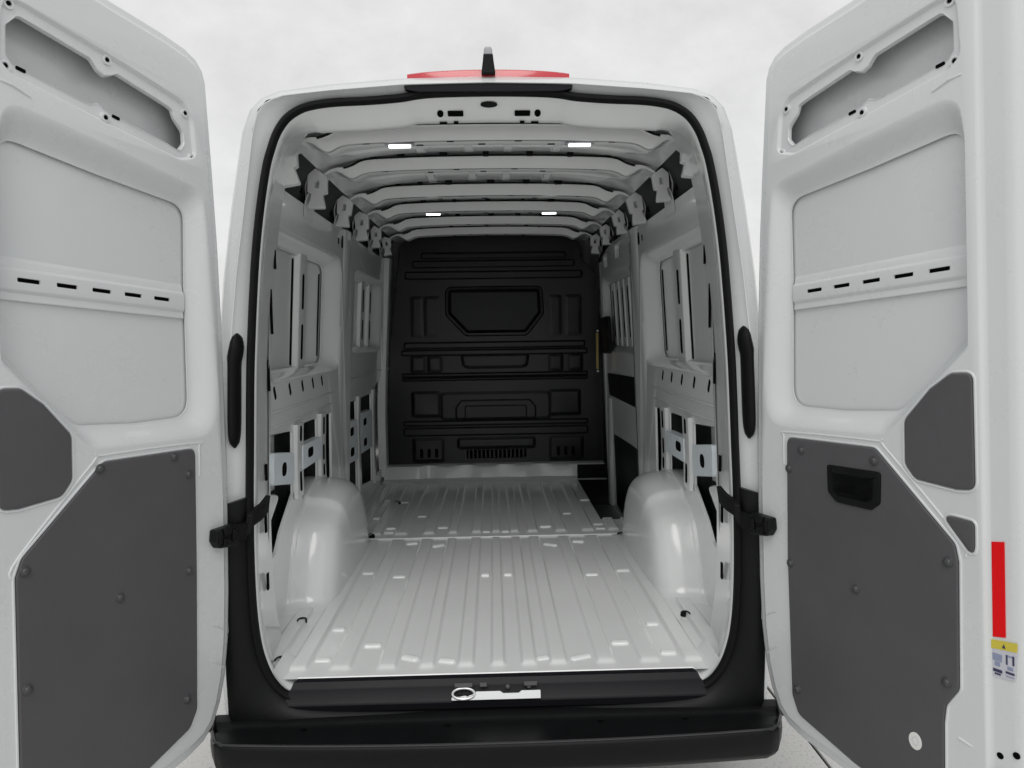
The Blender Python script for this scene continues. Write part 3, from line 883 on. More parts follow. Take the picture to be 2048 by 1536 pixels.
# ------------------------------------------------------------------ roof inside
def roof_z(x): return 2.512 - 0.055 * (abs(x) / 0.7) ** 3
rs = MB()
xsr = [-0.76 + 1.52 * k / 40 for k in range(41)]
def rib_h(y):
    d = 0
    for c in rib_y:
        d = max(d, 1 - min(1, abs(y - c) / 0.02))
    return -0.004 * ss(d)
rib_y = [0.66, 0.74, 1.15, 1.24, 1.72, 1.80, 2.2, 2.3, 2.75]
ysr = sorted(set([0.14 + 3.24 * k / 60 for k in range(61)] + [c + d for c in rib_y for d in (-0.02, -0.01, 0, 0.01, 0.02)]))
rs.loft([[(x, y, roof_z(x) + rib_h(y) * (1 if abs(x) < 0.55 else 0)) for x in xsr] for y in ysr], False)
roof = make('roof_lining', rs, 'inner', van, smooth=60, flip=True)
for s in (-1, 1):
    cr = MB()
    cr.loft([[(s * x, y, z) for x, z in ((0.68, 2.478), (0.76, 2.455), (0.80, 2.42), (0.83, 2.36), (0.85, 2.29), (0.86, 2.23))] for y in (0.40, 1.2, 2.0, 3.38)], False)
    make('cant_rail_shade', cr, 'ecoat_shade', van, smooth=50)  # dark sheet stands in for the shade in the roof corners

bow_path = [(0.0, 0.0), (0.15, 0.0), (0.30, 0.0), (0.45, -0.001), (0.53, -0.003), (0.57, -0.010), (0.60, -0.024), (0.63, -0.034), (0.68, -0.044), (0.73, -0.064), (0.77, -0.098), (0.80, -0.145), (0.815, -0.20), (0.82, -0.25)]
bow_path = [tuple(p) for p in smooth_path(bow_path, 3)]
full = [(-x, z) for x, z in reversed(bow_path[1:])] + bow_path
def bow(y, wdt, drop, z0=2.492):
    loops = []
    for x, dz in full:
        q = abs(x)
        e = ss((q - 0.60) / 0.10)                       # blend to gusset
        neck = 1 - 0.30 * math.exp(-((q - 0.76) / 0.06) ** 2) + 0.5 * ss((q - 0.79) / 0.03)
        hw = wdt / 2 * ((1 - e) + e * 1.25 * neck)
        zt = z0 + dz - 0.012 * (q / 0.6) ** 2 * (1 - e)
        zb = zt - drop * (1 - e) - 0.010 * e
        loops.append([(x, y - hw - 0.018 * (1 - e), zt), (x, y - hw, zt - 0.003), (x, y - hw + 0.006, zb + 0.010 * (1 - e)), (x, y - hw + 0.014, zb), (x, y - 0.012, zb + 0.001), (x, y, zb + 0.007 * (1 - e)), (x, y + 0.012, zb + 0.001), (x, y + hw - 0.014, zb), (x, y + hw - 0.006, zb + 0.010 * (1 - e)), (x, y + hw, zt - 0.003), (x, y + hw + 0.018 * (1 - e), zt)])
    return MB().loft(loops, False)
bows = [(0.50, 0.10, 0.052), (0.975, 0.10, 0.048), (1.56, 0.12, 0.055), (2.05, 0.12, 0.050), (2.55, 0.10, 0.05), (3.02, 0.10, 0.05)]
pd0 = None
bs0 = None
for i, (y, wd, dr) in enumerate(bows):
    b = make('roof_bow', bow(y, wd, dr), 'inner', van, smooth=45)
    for x in (-0.50, -0.38, -0.20, 0.0, 0.18, 0.36, 0.52):
        mb = MB().box(-0.016, 0.016, -0.012, 0.012, -0.010, 0.012)
        if pd0 is None:
            pd0 = make('damping_pad', mb, 'rubber', b, bevel=0.003); o = pd0
        else:
            o = copy(pd0, parent=b)
        o.location = (x + random.uniform(-.02, .02), y - wd / 2 - 0.006, 2.500 - 0.012 * (x / 0.6) ** 2)
        o.scale = (random.uniform(0.7, 1.3), 1, random.uniform(0.8, 1.1))
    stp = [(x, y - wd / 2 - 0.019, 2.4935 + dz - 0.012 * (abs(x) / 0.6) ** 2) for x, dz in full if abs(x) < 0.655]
    make('gap_shade_strip', MB().tube(stp, 0.0045, 6, up=(0, 1, 0)), 'rubber', b)  # black strip painted in for the shadow line at the bow gap
    for kx, x in enumerate((-0.47, -0.27, -0.15, -0.03, 0.11, 0.24, 0.47)):
        mb = MB().prism(rpoly([(-0.014, -0.006), (0.014, -0.006), (0.014, 0.006), (-0.014, 0.006)], 0.005, 3), 0, 0.002)
        if bs0 is None:
            bs0 = make('bow_slot', mb, 'hole', b, wn=False); o = bs0
        else:
            o = copy(bs0, parent=b)
        o.location = (x, y - wd / 2 + 0.028 + (wd - 0.056) * (kx % 2), 2.492 - 0.012 * (x / 0.6) ** 2 - dr - 0.0012)
    for s in (-1, 1):
        # gusset plate with its punched hole, at the outer end of the bow
        k_ = 1 + 0.08 * math.sin(i * 2.3 + s)
        gl = rpoly([(-0.040 * k_, -0.042), (-0.022, -0.050), (-0.034, -0.115), (0.046, -0.118), (0.030, -0.085), (0.026, -0.050), (0.040 * k_, -0.042), (0.043, 0.036), (0.012, 0.070 * k_), (-0.026, 0.046), (-0.044, 0.034)], [.002, .003, .006, .006, .008, .004, .002, .002, .004, .004, .002], 2)
        hl = rpoly([(-0.011, -0.026), (0.011, -0.026), (0.011, 0.016), (-0.011, 0.016)], 0.004, 3)
        C = Vector((s * 0.765, y - wd * 0.62, 2.380)); ax = Vector((s * 0.80, 0.25, -0.30)).normalized(); ax = Vector((s * 0.9, -0.10, 0)).normalized(); ay = Vector((0, 0.1, 1)).normalized(); az = Vector((0, -1, 0.1)).normalized()
        aj = random.uniform(-0.18, 0.18); cj, sj, kj = math.cos(aj), math.sin(aj), random.uniform(0.72, 0.95)
        mb = MB().plate(gl, [(offset(gl, 0.002), -0.002), (offset(gl, 0.002), -0.03)], [(hl, [(offset(hl, -0.002), -0.02)])])
        make('gusset', mb, 'inner', b, fn=lambda a, bb, c, C=C, ax=ax, ay=ay, az=az, cj=cj, sj=sj, kj=kj: C + (ax * (a * cj - bb * sj) + ay * (a * sj + bb * cj)) * kj + az * c, flip=s < 0)
        for dx_, dz_ in ((0.075, 0.035), (0.085, -0.03)):
            mb = MB().obox(C + Vector((s * dx_ * 0.8, -0.012, dz_)), ax, ay, az, (0.005, 0.015, 0.004))
            make('gusset_slot', mb, 'hole', b, wn=False)
        st_ = MB().tube(smooth_path([C + Vector((s * 0.03, 0.0, 0.06)), C + Vector((s * 0.055, 0.02, -0.01)), C + Vector((s * 0.05, 0.01, -0.09)), C + Vector((s * 0.075, 0.03, -0.13))], 4), 0.004, 6, up=(0, 1, 0))
        make('gusset_strut', st_, 'inner', b)
    # lengthwise stiffeners pressed into the roof sheet behind each bow
    nxt = bows[i + 1][0] if i + 1 < len(bows) else 3.36
    for x in (-0.30, -0.09, 0.08, 0.29):
        yy0, yy1 = y + wd / 2 + 0.03, nxt - 0.09
        mb = MB().loft([[(x + dx, yv, roof_z(x) - hz) for dx, hz in ((-0.026, -0.002), (-0.016, 0.009), (0.016, 0.009), (0.026, -0.002))] for yv in (yy0, yy1)], False)
        make('roof_stiffener', mb, 'inner', roof, smooth=30)
for y in (0.72, 0.80, 1.20, 1.30, 1.72, 1.86, 2.24, 2.36, 2.74, 2.86):
    mb = MB().loft([[(x, y + dy, roof_z(x) - hz * (1 if abs(x) < 0.6 else 0.3)) for dy, hz in ((-0.018, -0.002), (-0.011, 0.010), (0.011, 0.010), (0.018, -0.002))] for x in [-0.66 + 1.32 * k / 30 for k in range(31)]], False)
    make('roof_rib', mb, 'inner', roof, smooth=30)
hole_spots = []
for (y, wd, dr) in bows[:3]:
    for x in (-0.24, 0.02, 0.27):
        mb = MB().prism(rpoly([(-0.030, -0.006), (0.030, -0.006), (0.030, 0.006), (-0.030, 0.006)], 0.005, 3), 0, 0.001)
        make('roof_slot', mb, 'hole', roof, fn=lambda a, b, c, x=x, y=y, wd=wd: (x + a, y + wd / 2 + 0.035 + b, roof_z(x) - 0.012 - c), wn=False)
# lit load-bay lamps
for x, y in ((-0.345, 0.50), (0.348, 0.50), (-0.345, 2.035), (0.352, 2.035)):
    hs = MB().prism(rpoly([(-0.055, -0.019), (0.055, -0.019), (0.055, 0.019), (-0.055, 0.019)], 0.008, 4), 0, 0.006)
    z = 2.492 - 0.0525
    lamp = make('bay_lamp', hs, 'grey', van, fn=lambda a, b, c, x=x, y=y: (x + a, y + b, 2.437 - c), bevel=0.002, label=None)
    ln = MB().prism(rpoly([(-0.042, -0.009), (0.042, -0.009), (0.042, 0.009), (-0.042, 0.009)], 0.006, 4), 0, 0.008)
    make('lit_lens', ln, 'led', lamp, fn=lambda a, b, c, x=x, y=y: (x + a, y + b, 2.4312 - c), bevel=0.002)

# ------------------------------------------------------------------ bulkhead
BY = 3.33
bf = lambda a, b, c: (a, BY - c, b)
bo = rpoly([(-0.88, 0.60), (0.90, 0.60), (0.90, 1.3), (0.84, 1.9), (0.80, 2.20), (0.70, 2.30), (0.69, 2.42), (0.62, 2.475), (-0.62, 2.475), (-0.71, 2.42), (-0.76, 2.0), (-0.84, 1.4)], [0.01, 0.01, .05, .05, .06, .05, .05, .05, .05, .06, .05, .05], 4)
wo_ = rpoly([(-0.37, 2.085), (0.37 + 0.03, 2.085), (0.41, 1.86), (0.275, 1.69), (-0.215, 1.69), (-0.375, 1.86)], [0.06, 0.06, 0.08, 0.06, 0.06, 0.08], 7)
wi_ = offset(wo_, -0.05)
holes = [(wo_, [(offset(wo_, -0.010), 0.016), (offset(wo_, -0.026), 0.018), (offset(wo_, -0.036), 0.0), (wi_, -0.012)])]
gr_l = rpoly([(-0.225, 0.715), (0.255, 0.715), (0.255, 0.785), (-0.225, 0.785)], 0.01, 3)
holes.append((gr_l, [(offset(gr_l, -0.004), -0.01), (offset(gr_l, -0.006), -0.04)]))
bm_ = MB().plate(bo, [(offset(bo, 0.004), -0.004), (offset(bo, 0.004), -0.04)], holes)
bulk = make('bulkhead', bm_, 'bulk', van, fn=bf, flip=False, label='black steel bulkhead behind the cab')
make('window_pane', MB().prism(offset(wi_, 0.004), -0.020, -0.013), 'glass', bulk, fn=bf, wn=False)
def emb(l, h, m='bulk', name='pressed_panel', b0=0.016):
    h = h * 0.75
    b0 = 0.012 if name == 'rib' else 0.026
    return make(name, MB().plate(offset(l, -b0 * 0.7), [(offset(l, -b0 * 0.45), h * 0.94), (offset(l, -b0 * 0.1), h * 0.55), (offset(l, b0 * 0.25), h * 0.12), (offset(l, b0 * 0.5), 0.0), (offset(l, b0 * 0.55), -0.002)], (), h), m, bulk, fn=bf, smooth=60)
def rect(x0, x1, z0, z1, r=0.015): return rpoly([(x0, z0), (x1, z0), (x1, z1), (x0, z1)], r, 4)
for z0, z1, x in ((2.235, 2.285, 0.62), (2.305, 2.345, 0.55), (2.145, 2.20, 0.68), (1.60, 1.645, 0.70), (1.545, 1.585, 0.72), (1.375, 1.40, 0.72), (1.345, 1.365, 0.72), (0.985, 1.02, 0.72), (0.905, 0.965, 0.72)):
    emb(rect(-x, x + 0.03, z0, z1), 0.014, name='rib')
for sgn in (-1, 1):
    o_ = 0.03
    x0, x1 = sorted((sgn * 0.43 + o_ * .6, sgn * 0.675 + o_))
    emb(rect(x0 + 0.01, x0 + 0.09, 1.70, 2.0), 0.006)
    emb(rect(x1 - 0.12, x1 - 0.01, 1.70, 2.0), 0.006)
    emb(rect(x0, x0 + 0.10, 1.415, 1.535), 0.012)
    emb(rect(x1 - 0.10, x1, 1.415, 1.535), 0.012)
    emb(rect(x0, x1 - 0.02, 1.06, 1.25), 0.014)
    emb(rect(x0, x1, 0.70, 0.875), 0.014)
    for k in range(3):
        xx = x0 + 0.05 + k * 0.06
        make('bulkhead_hole', MB().prism(rect(xx, xx + 0.025, 0.73, 0.80, 0.008), 0.010, 0.0155), 'hole', bulk, fn=bf, wn=False)
emb(rpoly([(-0.25, 1.545), (-0.235, 1.46), (-0.20, 1.445), (0.23, 1.445), (0.265, 1.46), (0.28, 1.545)], 0.02, 5), 0.014)
emb(rect(-0.42, 0.45, 1.03, 1.24, 0.04), 0.010)
emb(rpoly([(-0.31, 1.03), (-0.31, 1.13), (-0.26, 1.19), (0.29, 1.19), (0.34, 1.13), (0.34, 1.03)], 0.03, 5), 0.020)
emb(rect(-0.24, 0.27, 1.03, 1.15, 0.03), 0.028)
emb(rect(-0.29, 0.32, 0.80, 0.875, 0.02), 0.016)
make('grille_light_block', MB().box(-0.26, 0.29, 0.69, 0.81, -0.075, -0.05), 'hole', bulk, fn=bf, wn=False)  # added unseen plate, stops light leaking through the grille
for k in range(14):
    x = -0.205 + k * 0.0335
    make('grille_slat', MB().box(x - 0.006, x + 0.006, 0.716, 0.784, -0.02, -0.004), 'bulk', bulk, fn=bf, wn=False)

# ------------------------------------------------------------------ rear doors
def rot_axis(a, t): return Matrix.Rotation(t, 3, a)
def door_basis(sd):
    fw, lam, th = R(4.43), R(-0.16), R(112.3)
    a = Vector((-sd * math.sin(lam), math.sin(fw), 1)).normalized()
    m = Matrix.Rotation(sd * th, 3, a)
    u = m @ Vector((-sd, 0, 0)); v = m @ Vector((0, math.sin(fw), math.cos(fw)))
    x = u * sd
    n = x.cross(v)
    o = Vector((sd * 0.857, -0.02, 1.70))
    mw = Matrix((( x.x, v.x, n.x, o.x), (x.y, v.y, n.y, o.y), (x.z, v.z, n.z, o.z), (0, 0, 0, 1)))
    return mw

O_ = [(0.80, -1.30), (0.80, 0.93), (0.60, 0.912), (0.37, 0.895), (0.20, 0.888), (0.11, 0.878), (0.066, 0.862), (0.040, 0.835), (0.027, 0.80), (0.022, 0.74), (0.004, 0.52), (-0.012, 0.30), (-0.024, 0.05), (-0.032, -0.25), (-0.036, -0.55),
      (-0.034, -0.80), (-0.027, -0.95), (-0.012, -1.06), (0.012, -1.14), (0.042, -1.20), (0.085, -1.235), (0.15, -1.255), (0.30, -1.275), (0.55, -1.29)]
O_ = ccw(O_)
def od(h, f): return offset(O_, lambda p: (-f if p.x > 0.78 else -h))
REC_O = ccw(rpoly([(0.052, 0.33), (0.066, 0.455), (0.35, 0.490), (0.665, 0.517), (0.678, 0.40), (0.678, -0.095), (0.565, -0.205), (0.455, -0.312), (0.030, -0.305), (0.020, -0.15)], [0.02, .06, .02, .07, .05, .03, .03, .06, .09, .1], 7))
REC_I = ccw(rpoly([(0.113, 0.15), (0.110, 0.398), (0.40, 0.415), (0.655, 0.437), (0.660, 0.20), (0.660, -0.065), (0.555, -0.178), (0.475, -0.246), (0.30, -0.250), (0.106, -0.238)], [0, .05, 0, .045, 0, .02, .03, .05, 0, .06], 7))
POCKET = ccw(rpoly([(0.617, 0.725), (0.648, 0.690), (0.648, 0.620), (0.630, 0.604), (0.452, 0.586), (0.432, 0.587), (0.412, 0.597), (0.385, 0.584), (0.180, 0.562), (0.150, 0.552), (0.129, 0.578), (0.131, 0.614), (0.162, 0.642), (0.173, 0.668), (0.355, 0.695), (0.372, 0.683), (0.392, 0.674), (0.412, 0.681), (0.432, 0.703)], 0.007, 3))
WIN2 = rpoly([(0.583, -0.190), (0.637, -0.152), (0.688, -0.152), (0.690, -0.425), (0.645, -0.428), (0.540, -0.415), (0.513, -0.38), (0.513, -0.268)], [.015, .03, .02, .025, .02, .03, .03, .03], 5)
TRI = rpoly([(0.606, -0.492), (0.687, -0.500), (0.687, -0.588)], 0.014, 5)
def trim_loop(notch):
    if notch:
        p = [(0.118, -0.336), (0.425, -0.346), (0.640, -0.560), (0.648, -0.60), (0.645, -0.905), (0.612, -0.955), (0.606, -1.0), (0.603, -1.262), (0.345, -1.222), (0.148, -1.170), (0.124, -1.12), (0.114, -0.70)]
        r = [.022, .03, .03, .02, .03, .03, .02, .02, .02, .03, .03, 0]
    else:
        p = [(0.120, -0.336), (0.425, -0.344), (0.640, -0.545), (0.655, -0.585), (0.650, -1.262), (0.345, -1.212), (0.158, -1.155), (0.130, -1.11), (0.122, -0.70)]
        r = [.022, .03, .03, .02, .02, .02, .03, .03, 0]
    return rpoly(p, r, 5)
HANDLE = rpoly([(0.272, -0.404), (0.446, -0.408), (0.443, -0.492), (0.415, -0.513), (0.303, -0.508), (0.274, -0.482)], [.006, .012, .014, .015, .02, .015], 4)

for sd, dl in ((1, 'right rear door with handle, red strip and warning label'), (-1, 'left rear door with plain dark trim panels')):
    # (sd = 1: right-hand door in the picture)
    D = bpy.data.objects.new('rear_door', None)
    col.objects.link(D)
    D.parent = van
    D.matrix_world = door_basis(sd)
    D['label'] = dl
    df = lambda a, b, c, sd=sd: (sd * a, b, c)
    fp_ = sd < 0
    def part(name, mb, m, **k):
        return make(name, mb, m, D, fn=df, flip=fp_, **k)
    # ---- stamped inner panel
    B = od(0.042, 0.100)
    rings_ = [(od(0.036, 0.094), -0.006), (od(0.030, 0.090), -0.010), (od(0.024, 0.082), -0.012), (od(0.013, 0.045), -0.014), (od(0.008, 0.028), -0.015), (od(0.004, 0.015), -0.022), (od(0.003, 0.008), -0.030), (od(0.0, 0.002), -0.032), (od(0.0, 0.0), -0.040), (od(0.002, 0.002), -0.078)]
    po_ = polar(REC_O, (0.36, 0.10), 200); pi2 = polar(REC_I, (0.36, 0.10), 200)
    rr_ = []
    for t in (0.06, 0.16, 0.3, 0.45, 0.6, 0.75, 0.88, 0.95, 1.0):
        rr_.append(([(a[0] * (1 - t) + b[0] * t, a[1] * (1 - t) + b[1] * t) for a, b in zip(po_, pi2)], -0.034 * ss(t)))
    rr_.append((pi2, -0.038))
    PO = offset(POCKET, 0.040)
    pk = (PO, [(offset(POCKET, 0.036), -0.002), (offset(POCKET, 0.030), -0.008), (offset(POCKET, 0.026), -0.010), (offset(POCKET, 0.010), -0.010), (offset(POCKET, 0.006), -0.0085), (offset(POCKET, 0.002), -0.0095), (POCKET, -0.013), (offset(POCKET, -0.001), -0.018)])
    # keep the pocket surround a simple smooth outline so the rings do not fold
    simple = rpoly([(0.662, 0.765), (0.672, 0.60), (0.640, 0.574), (0.39, 0.545), (0.15, 0.520), (0.085, 0.545), (0.098, 0.66), (0.135, 0.705), (0.39, 0.738)], [.05, .03, .03, .02, .04, .03, .05, .04, .02], 5)
    c_ = (0.395, 0.640)
    s1 = polar(ccw(simple), c_, 220); s2 = polar(ccw(offset(ccw(simple), -0.010)), c_, 220); p2 = polar(POCKET, c_, 220)
    def lerp(A, Bq, t): return [(a[0] * (1 - t) + b[0] * t, a[1] * (1 - t) + b[1] * t) for a, b in zip(A, Bq)]
    pk = (s1, [(lerp(s1, s2, 0.3), -0.003), (lerp(s1, s2, 0.8), -0.009), (s2, -0.0105), (lerp(s2, p2, 0.78), -0.0105), (lerp(s2, p2, 0.88), -0.0085), (lerp(s2, p2, 0.96), -0.010), (p2, -0.014), (offset(p2, -0.0006), -0.020)])
    hl_ = [(po_, rr_), pk]
    if sd > 0:
        HC = offset(HANDLE, -0.022)
        hl_.append((HC, [(HC, -0.01)]))
    panel = part('inner_panel', MB().plate(B, rings_, hl_), 'white', smooth=50)
    # ---- outer skin
    sk = od(0.006, 0.006)
    part('outer_skin', MB().prism(sk, -0.082, -0.070), 'white', bevel=0.004)
    WB = ccw(offset(REC_I, 0.012))
    part('window_blank', MB().prism(WB, -0.052, -0.0445), 'white')
    # ---- stiffening bar with five slots
    u0, u1 = 0.116, 0.668
    sp_ = [(0.163, -0.046), (0.154, -0.0415), (0.148, -0.040), (0.137, -0.038), (0.131, -0.0325), (0.127, -0.031)]
    bar = MB()
    up = [[(u, v, n_) for v, n_ in sp_] for u in (u0, u1)]
    bar.loft(up, False)
    lw = [[(u, v, n_) for v, n_ in ((0.085, -0.031), (0.081, -0.0325), (0.075, -0.037), (0.062, -0.0355), (0.058, -0.0355), (0.056, -0.037), (0.056, -0.046))] for u in (u0, u1)]
    bar.loft(lw, False)
    sl_h = []
    for k in range(5):
        a = 0.170 + k * 0.0975
        l = list(ccw(rpoly([(a, 0.1015), (a + 0.056, 0.1015), (a + 0.056, 0.1125), (a, 0.1125)], 0.003, 3)))
        sl_h.append((l, [(offset(l, -0.0006), -0.0350)]))
    bar.plate([(u0, 0.085), (u1, 0.085), (u1, 0.127), (u0, 0.127)], (), sl_h, -0.031)
    part('stiffening_bar', bar, 'white', smooth=25)
    part('slot_shade_box', MB().box(0.15, 0.64, 0.095, 0.119, -0.0440, -0.0375), 'hole', wn=False)  # black box puts the shade behind the slots into colour
    # ---- screw holes round the upper pocket
    for (a, b) in ((0.386, 0.7205), (0.124, 0.672), (0.100, 0.543), (0.393, 0.5645), (0.652, 0.594), (0.642, 0.743)):
        part('screw_boss', MB().lathe([(0.015, -0.011), (0.013, -0.0055), (0.008, -0.005), (0.0065, -0.008)], 16, origin=(a, b, 0)), 'white')
        part('screw_hole', MB().lathe([(0.0052, -0.010), (0.0052, -0.0048)], 12, origin=(a, b, 0)), 'hole', wn=False)
    for (a, b) in ((0.360, 0.576), (0.6145, 0.600)):
        l = rpoly([(a - 0.012, b - 0.005), (a + 0.012, b - 0.003), (a + 0.012, b + 0.006), (a - 0.012, b + 0.004)], 0.004, 3)
        part('panel_slot', MB().prism(l, -0.012, -0.0085), 'hole', wn=False)
    # ---- trim boards
    TL = trim_loop(sd > 0)
    th_ = [(HC if False else offset(HANDLE, -0.012), [(offset(HANDLE, -0.012), -0.004)])] if sd > 0 else []
    tp = MB().plate(offset(TL, -0.004), [(offset(TL, -0.001), 0.0050), (TL, 0.0035), (TL, -0.002)], th_, 0.0062)
    part('trim_panel', tp, 'trim', label='charcoal lower trim board')
    part('trim_panel', MB().plate(offset(WIN2, -0.004), [(offset(WIN2, -0.001), 0.0040), (WIN2, 0.0025), (WIN2, -0.014)], (), 0.0052), 'trim', label='small charcoal trim board beside the latch edge')
    if sd > 0:
        part('trim_panel', MB().plate(offset(TRI, -0.003), [(TRI, 0.0025), (TRI, -0.014)], (), 0.0045), 'trim', label='small triangular charcoal trim board')
    for l_ in (TL, WIN2) + ((TRI,) if sd > 0 else ()):
        gl = offset(l_, 0.0045)
        part('trim_rebate', MB().tube([(a, b, 0.0005) for a, b in gl], 0.0032, 6, True, up=(0, 0, 1)), 'white')
    bead = [p for p in offset(TL, 0.017) if p[1] > -0.57]
    bead = [(0.100, -0.42), (0.101, -0.335), (0.120, -0.320), (0.425, -0.327), (0.452, -0.342), (0.645, -0.540), (0.664, -0.585)]
    part('panel_swage', MB().tube(smooth_path([(a, b, -0.001) for a, b in bead], 5), 0.0036, 8, up=(0, 0, 1)), 'white')
    if sd > 0: clips = [(0.176, -0.371), (0.126, -0.430), (0.424, -0.381), (0.126, -0.719), (0.360, -0.738), (0.624, -0.606), (0.616, -0.898), (0.146, -1.095)]
    else: clips = [(0.200, -0.353), (0.438, -0.360), (0.148, -0.410), (0.635, -0.575), (0.386, -0.706), (0.634, -0.848), (0.152, -0.694), (0.168, -1.065)]
    for (a, b) in clips:
        part('trim_clip', MB().lathe([(0.0135, 0.006), (0.0125, 0.0088), (0.009, 0.0095), (0.0075, 0.0125), (0.004, 0.0142)], 16, origin=(a, b, 0)), 'clip')
    if sd > 0:
        hh = offset(HANDLE, -0.020)
        hb = MB().plate(offset(HANDLE, -0.006), [(offset(HANDLE, -0.001), 0.0105), (HANDLE, 0.008), (HANDLE, 0.004)], [(hh, [(offset(hh, -0.003), 0.008), (offset(hh, -0.010), -0.012), (offset(hh, -0.018), -0.034)])], 0.012)
        part('handle_bezel', hb, 'plastic', label='black recessed pull handle')
        part('handle_cup', MB().prism(offset(hh, -0.012), -0.040, -0.033), 'plastic')
        part('handle_lever', MB().prism(rpoly([(0.305, -0.430), (0.405, -0.432), (0.402, -0.462), (0.312, -0.458)], 0.006, 4), -0.012, 0.006), 'plastic', bevel=0.004)
        ov = [(0.532 + 0.0175 * math.cos(t), -1.077 + 0.0215 * math.sin(t)) for t in [2 * math.pi * k / 28 for k in range(28)]]
        part('round_sticker', MB().prism(ov, 0.006, 0.0075), 'paper', label='small white oval sticker')
        ov2 = [(0.532 + 0.009 * math.cos(t), -1.077 + 0.011 * math.sin(t)) for t in [2 * math.pi * k / 20 for k in range(20)]]
        part('sticker_print', MB().plate(ov2, (), [([(0.532 + 0.0075 * math.cos(t), -1.077 + 0.0095 * math.sin(t)) for t in [2 * math.pi * k / 20 for k in range(20)]], [])], 0.0078), 'label', wn=False)
        # red reflective strip and warning label on the latch edge
        zf = -0.0128
        part('reflective_strip', MB().prism([(0.7165, -0.758), (0.7445, -0.752), (0.7450, -0.536), (0.7170, -0.540)], zf, zf + 0.0022), 'redtape', label='red reflective strip')
        L_ = part('warning_label', MB().prism([(0.7125, -0.850), (0.7640, -0.843), (0.7690, -0.760), (0.7135, -0.766)], zf, zf + 0.0018), 'label', label='small warning label with yellow heading')
        part('label_heading', MB().prism([(0.7125, -0.785), (0.7685, -0.778), (0.7695, -0.758), (0.7130, -0.765)], zf, zf + 0.0024), 'yellow')
        part('label_symbol', MB().prism([(0.737, -0.7775), (0.745, -0.777), (0.7412, -0.7675)], zf, zf + 0.003), 'ink')
        for (a0, a1, b0, b1, mm) in ((0.716, 0.7365, -0.810, -0.794, 'ink2'), (0.7205, 0.732, -0.822, -0.812, 'ink2'), (0.7165, 0.7365, -0.836, -0.829, 'ink'), (0.720, 0.733, -0.842, -0.838, 'ink'),
                                     (0.745, 0.7485, -0.812, -0.790, 'ink'), (0.759, 0.763, -0.810, -0.789, 'ink'), (0.749, 0.759, -0.794, -0.790, 'ink2'), (0.748, 0.760, -0.823, -0.815, 'ink2'), (0.744, 0.763, -0.832, -0.827, 'ink'), (0.745, 0.762, -0.839, -0.8365, 'ink2')):
            part('label_print', MB().box(a0, a1, b0, b1, zf, zf + 0.0026), mm, wn=False)
    # latch edge holes and black latch at the foot
    for (a, b) in ((0.728, -1.026), (0.763, -1.010)):
        part('screw_hole', MB().lathe([(0.0075, -0.016), (0.0075, -0.0115)], 12, origin=(a, b, 0)), 'hole', wn=False)
    part('latch', MB().prism(rpoly([(0.683, -1.056), (0.705, -1.068), (0.760, -1.055), (0.760, -1.14), (0.690, -1.15)], 0.004, 3), -0.010, -0.004), 'plastic', bevel=0.003)
    part('panel_swage', MB().tube([(0.640, -1.022, -0.001), (0.668, -1.028, -0.002), (0.704, -1.034, -0.012)], 0.004, 8, up=(0, 0, 1)), 'white')
    for (a, b) in ((0.794, -0.150), (0.794, -0.235)):
        part('striker_hole', MB().lathe([(0.006, -0.045), (0.006, -0.028)], 10, origin=(a - 0.003, b, 0)), 'hole', wn=False)
    # pressed creases below the check strap
    for (a0, b0, a1, b1) in ((0.012, -0.915, 0.062, -0.885), (0.016, -1.03, 0.070, -0.99)):
        part('panel_swage', MB().tube(smooth_path([(a0, b0, -0.003), ((a0 + a1) / 2, (b0 + b1) / 2 + 0.004, 0.0), (a1, b1, -0.002)], 4), 0.003, 8, up=(0, 0, 1)), 'white')
    part('panel_swage', MB().tube([(0.600, 0.540, -0.001), (0.640, 0.552, 0.0), (0.672, 0.553, -0.002)], 0.004, 8, up=(0, 0, 1)), 'white')
    # edge tab halfway down
    part('edge_tab', MB().box(-0.050, -0.030, -0.945, -0.895, -0.04, -0.028), 'white', bevel=0.004)
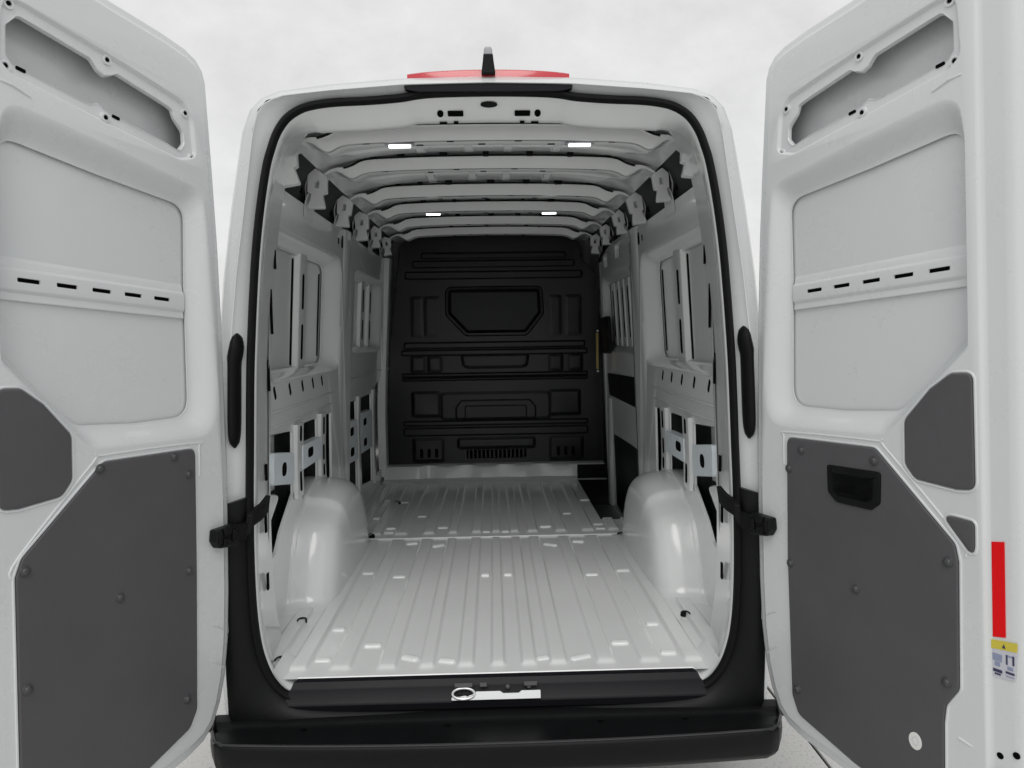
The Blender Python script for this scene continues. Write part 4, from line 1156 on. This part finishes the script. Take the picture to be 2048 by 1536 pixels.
    # check-strap housing on the door
    hs_ = MB()
    hs_.prism(rpoly([(-0.022, -0.655), (0.055, -0.648), (0.070, -0.625), (0.066, -0.590), (-0.022, -0.585)], 0.008, 4), 0.0, 0.035)
    part('strap_housing', hs_, 'plastic', bevel=0.005)
    for (a, b, w_, h_) in ((0.030, -0.600, 0.016, 0.010), (0.036, -0.632, 0.012, 0.012), (0.0, -0.617, 0.010, 0.018), (0.060, -0.612, 0.006, 0.02)):
        part('housing_lug', MB().box(a - w_, a + w_, b - h_, b + h_, 0.03, 0.043), 'rubber', bevel=0.003)

bpy.context.view_layer.update()
# check straps: curved black arms from the jamb to each door
for sd in (-1, 1):
    mw = door_basis(sd)
    e = mw @ Vector((sd * -0.005, -0.617, 0.022))
    p0_ = Vector((sd * 0.768, 0.085, 1.146)); p1_ = Vector((sd * 0.776, 0.040, 1.130)); p2_ = Vector((sd * 0.795, 0.0, 1.115))
    e0 = mw @ Vector((sd * -0.06, -0.615, 0.030))
    pth = smooth_path([p0_, p1_, p2_, (p2_ + e0) / 2 + Vector((sd * -0.004, -0.012, 0.0)), e0, e], 6)
    make('check_strap', MB().band(pth, (sd * -0.12, 0.10, 1), 0.027, 0.008), 'rubber', van, bevel=0.003, label='black door check strap')

# ------------------------------------------------------------------ a few weeds at the paving edge
wd_ = MB()
for k in range(26):
    a = random.uniform(0, 6.28); r_ = random.uniform(0.0, 0.05)
    c = Vector((r_ * math.cos(a), r_ * math.sin(a), 0))
    h = random.uniform(0.03, 0.09); l_ = Vector((random.uniform(-.5, .5), random.uniform(-.5, .5), 1)).normalized() * h
    sdv = Vector((math.cos(a + 1), math.sin(a + 1), 0)) * 0.006
    wd_.add([c - sdv, c + sdv, c + l_ * 0.6 + sdv * 0.8, c + l_, c + l_ * 0.6 - sdv * 0.8], [(0, 1, 2, 3, 4)])
weed = make('weed', wd_, 'leaf', None, wn=False)
weed.location = (-1.17, 0.28, 0.0)
weed['label'] = 'small yellow-green weed on the pale paving below the left door'
weed['category'] = 'plant'
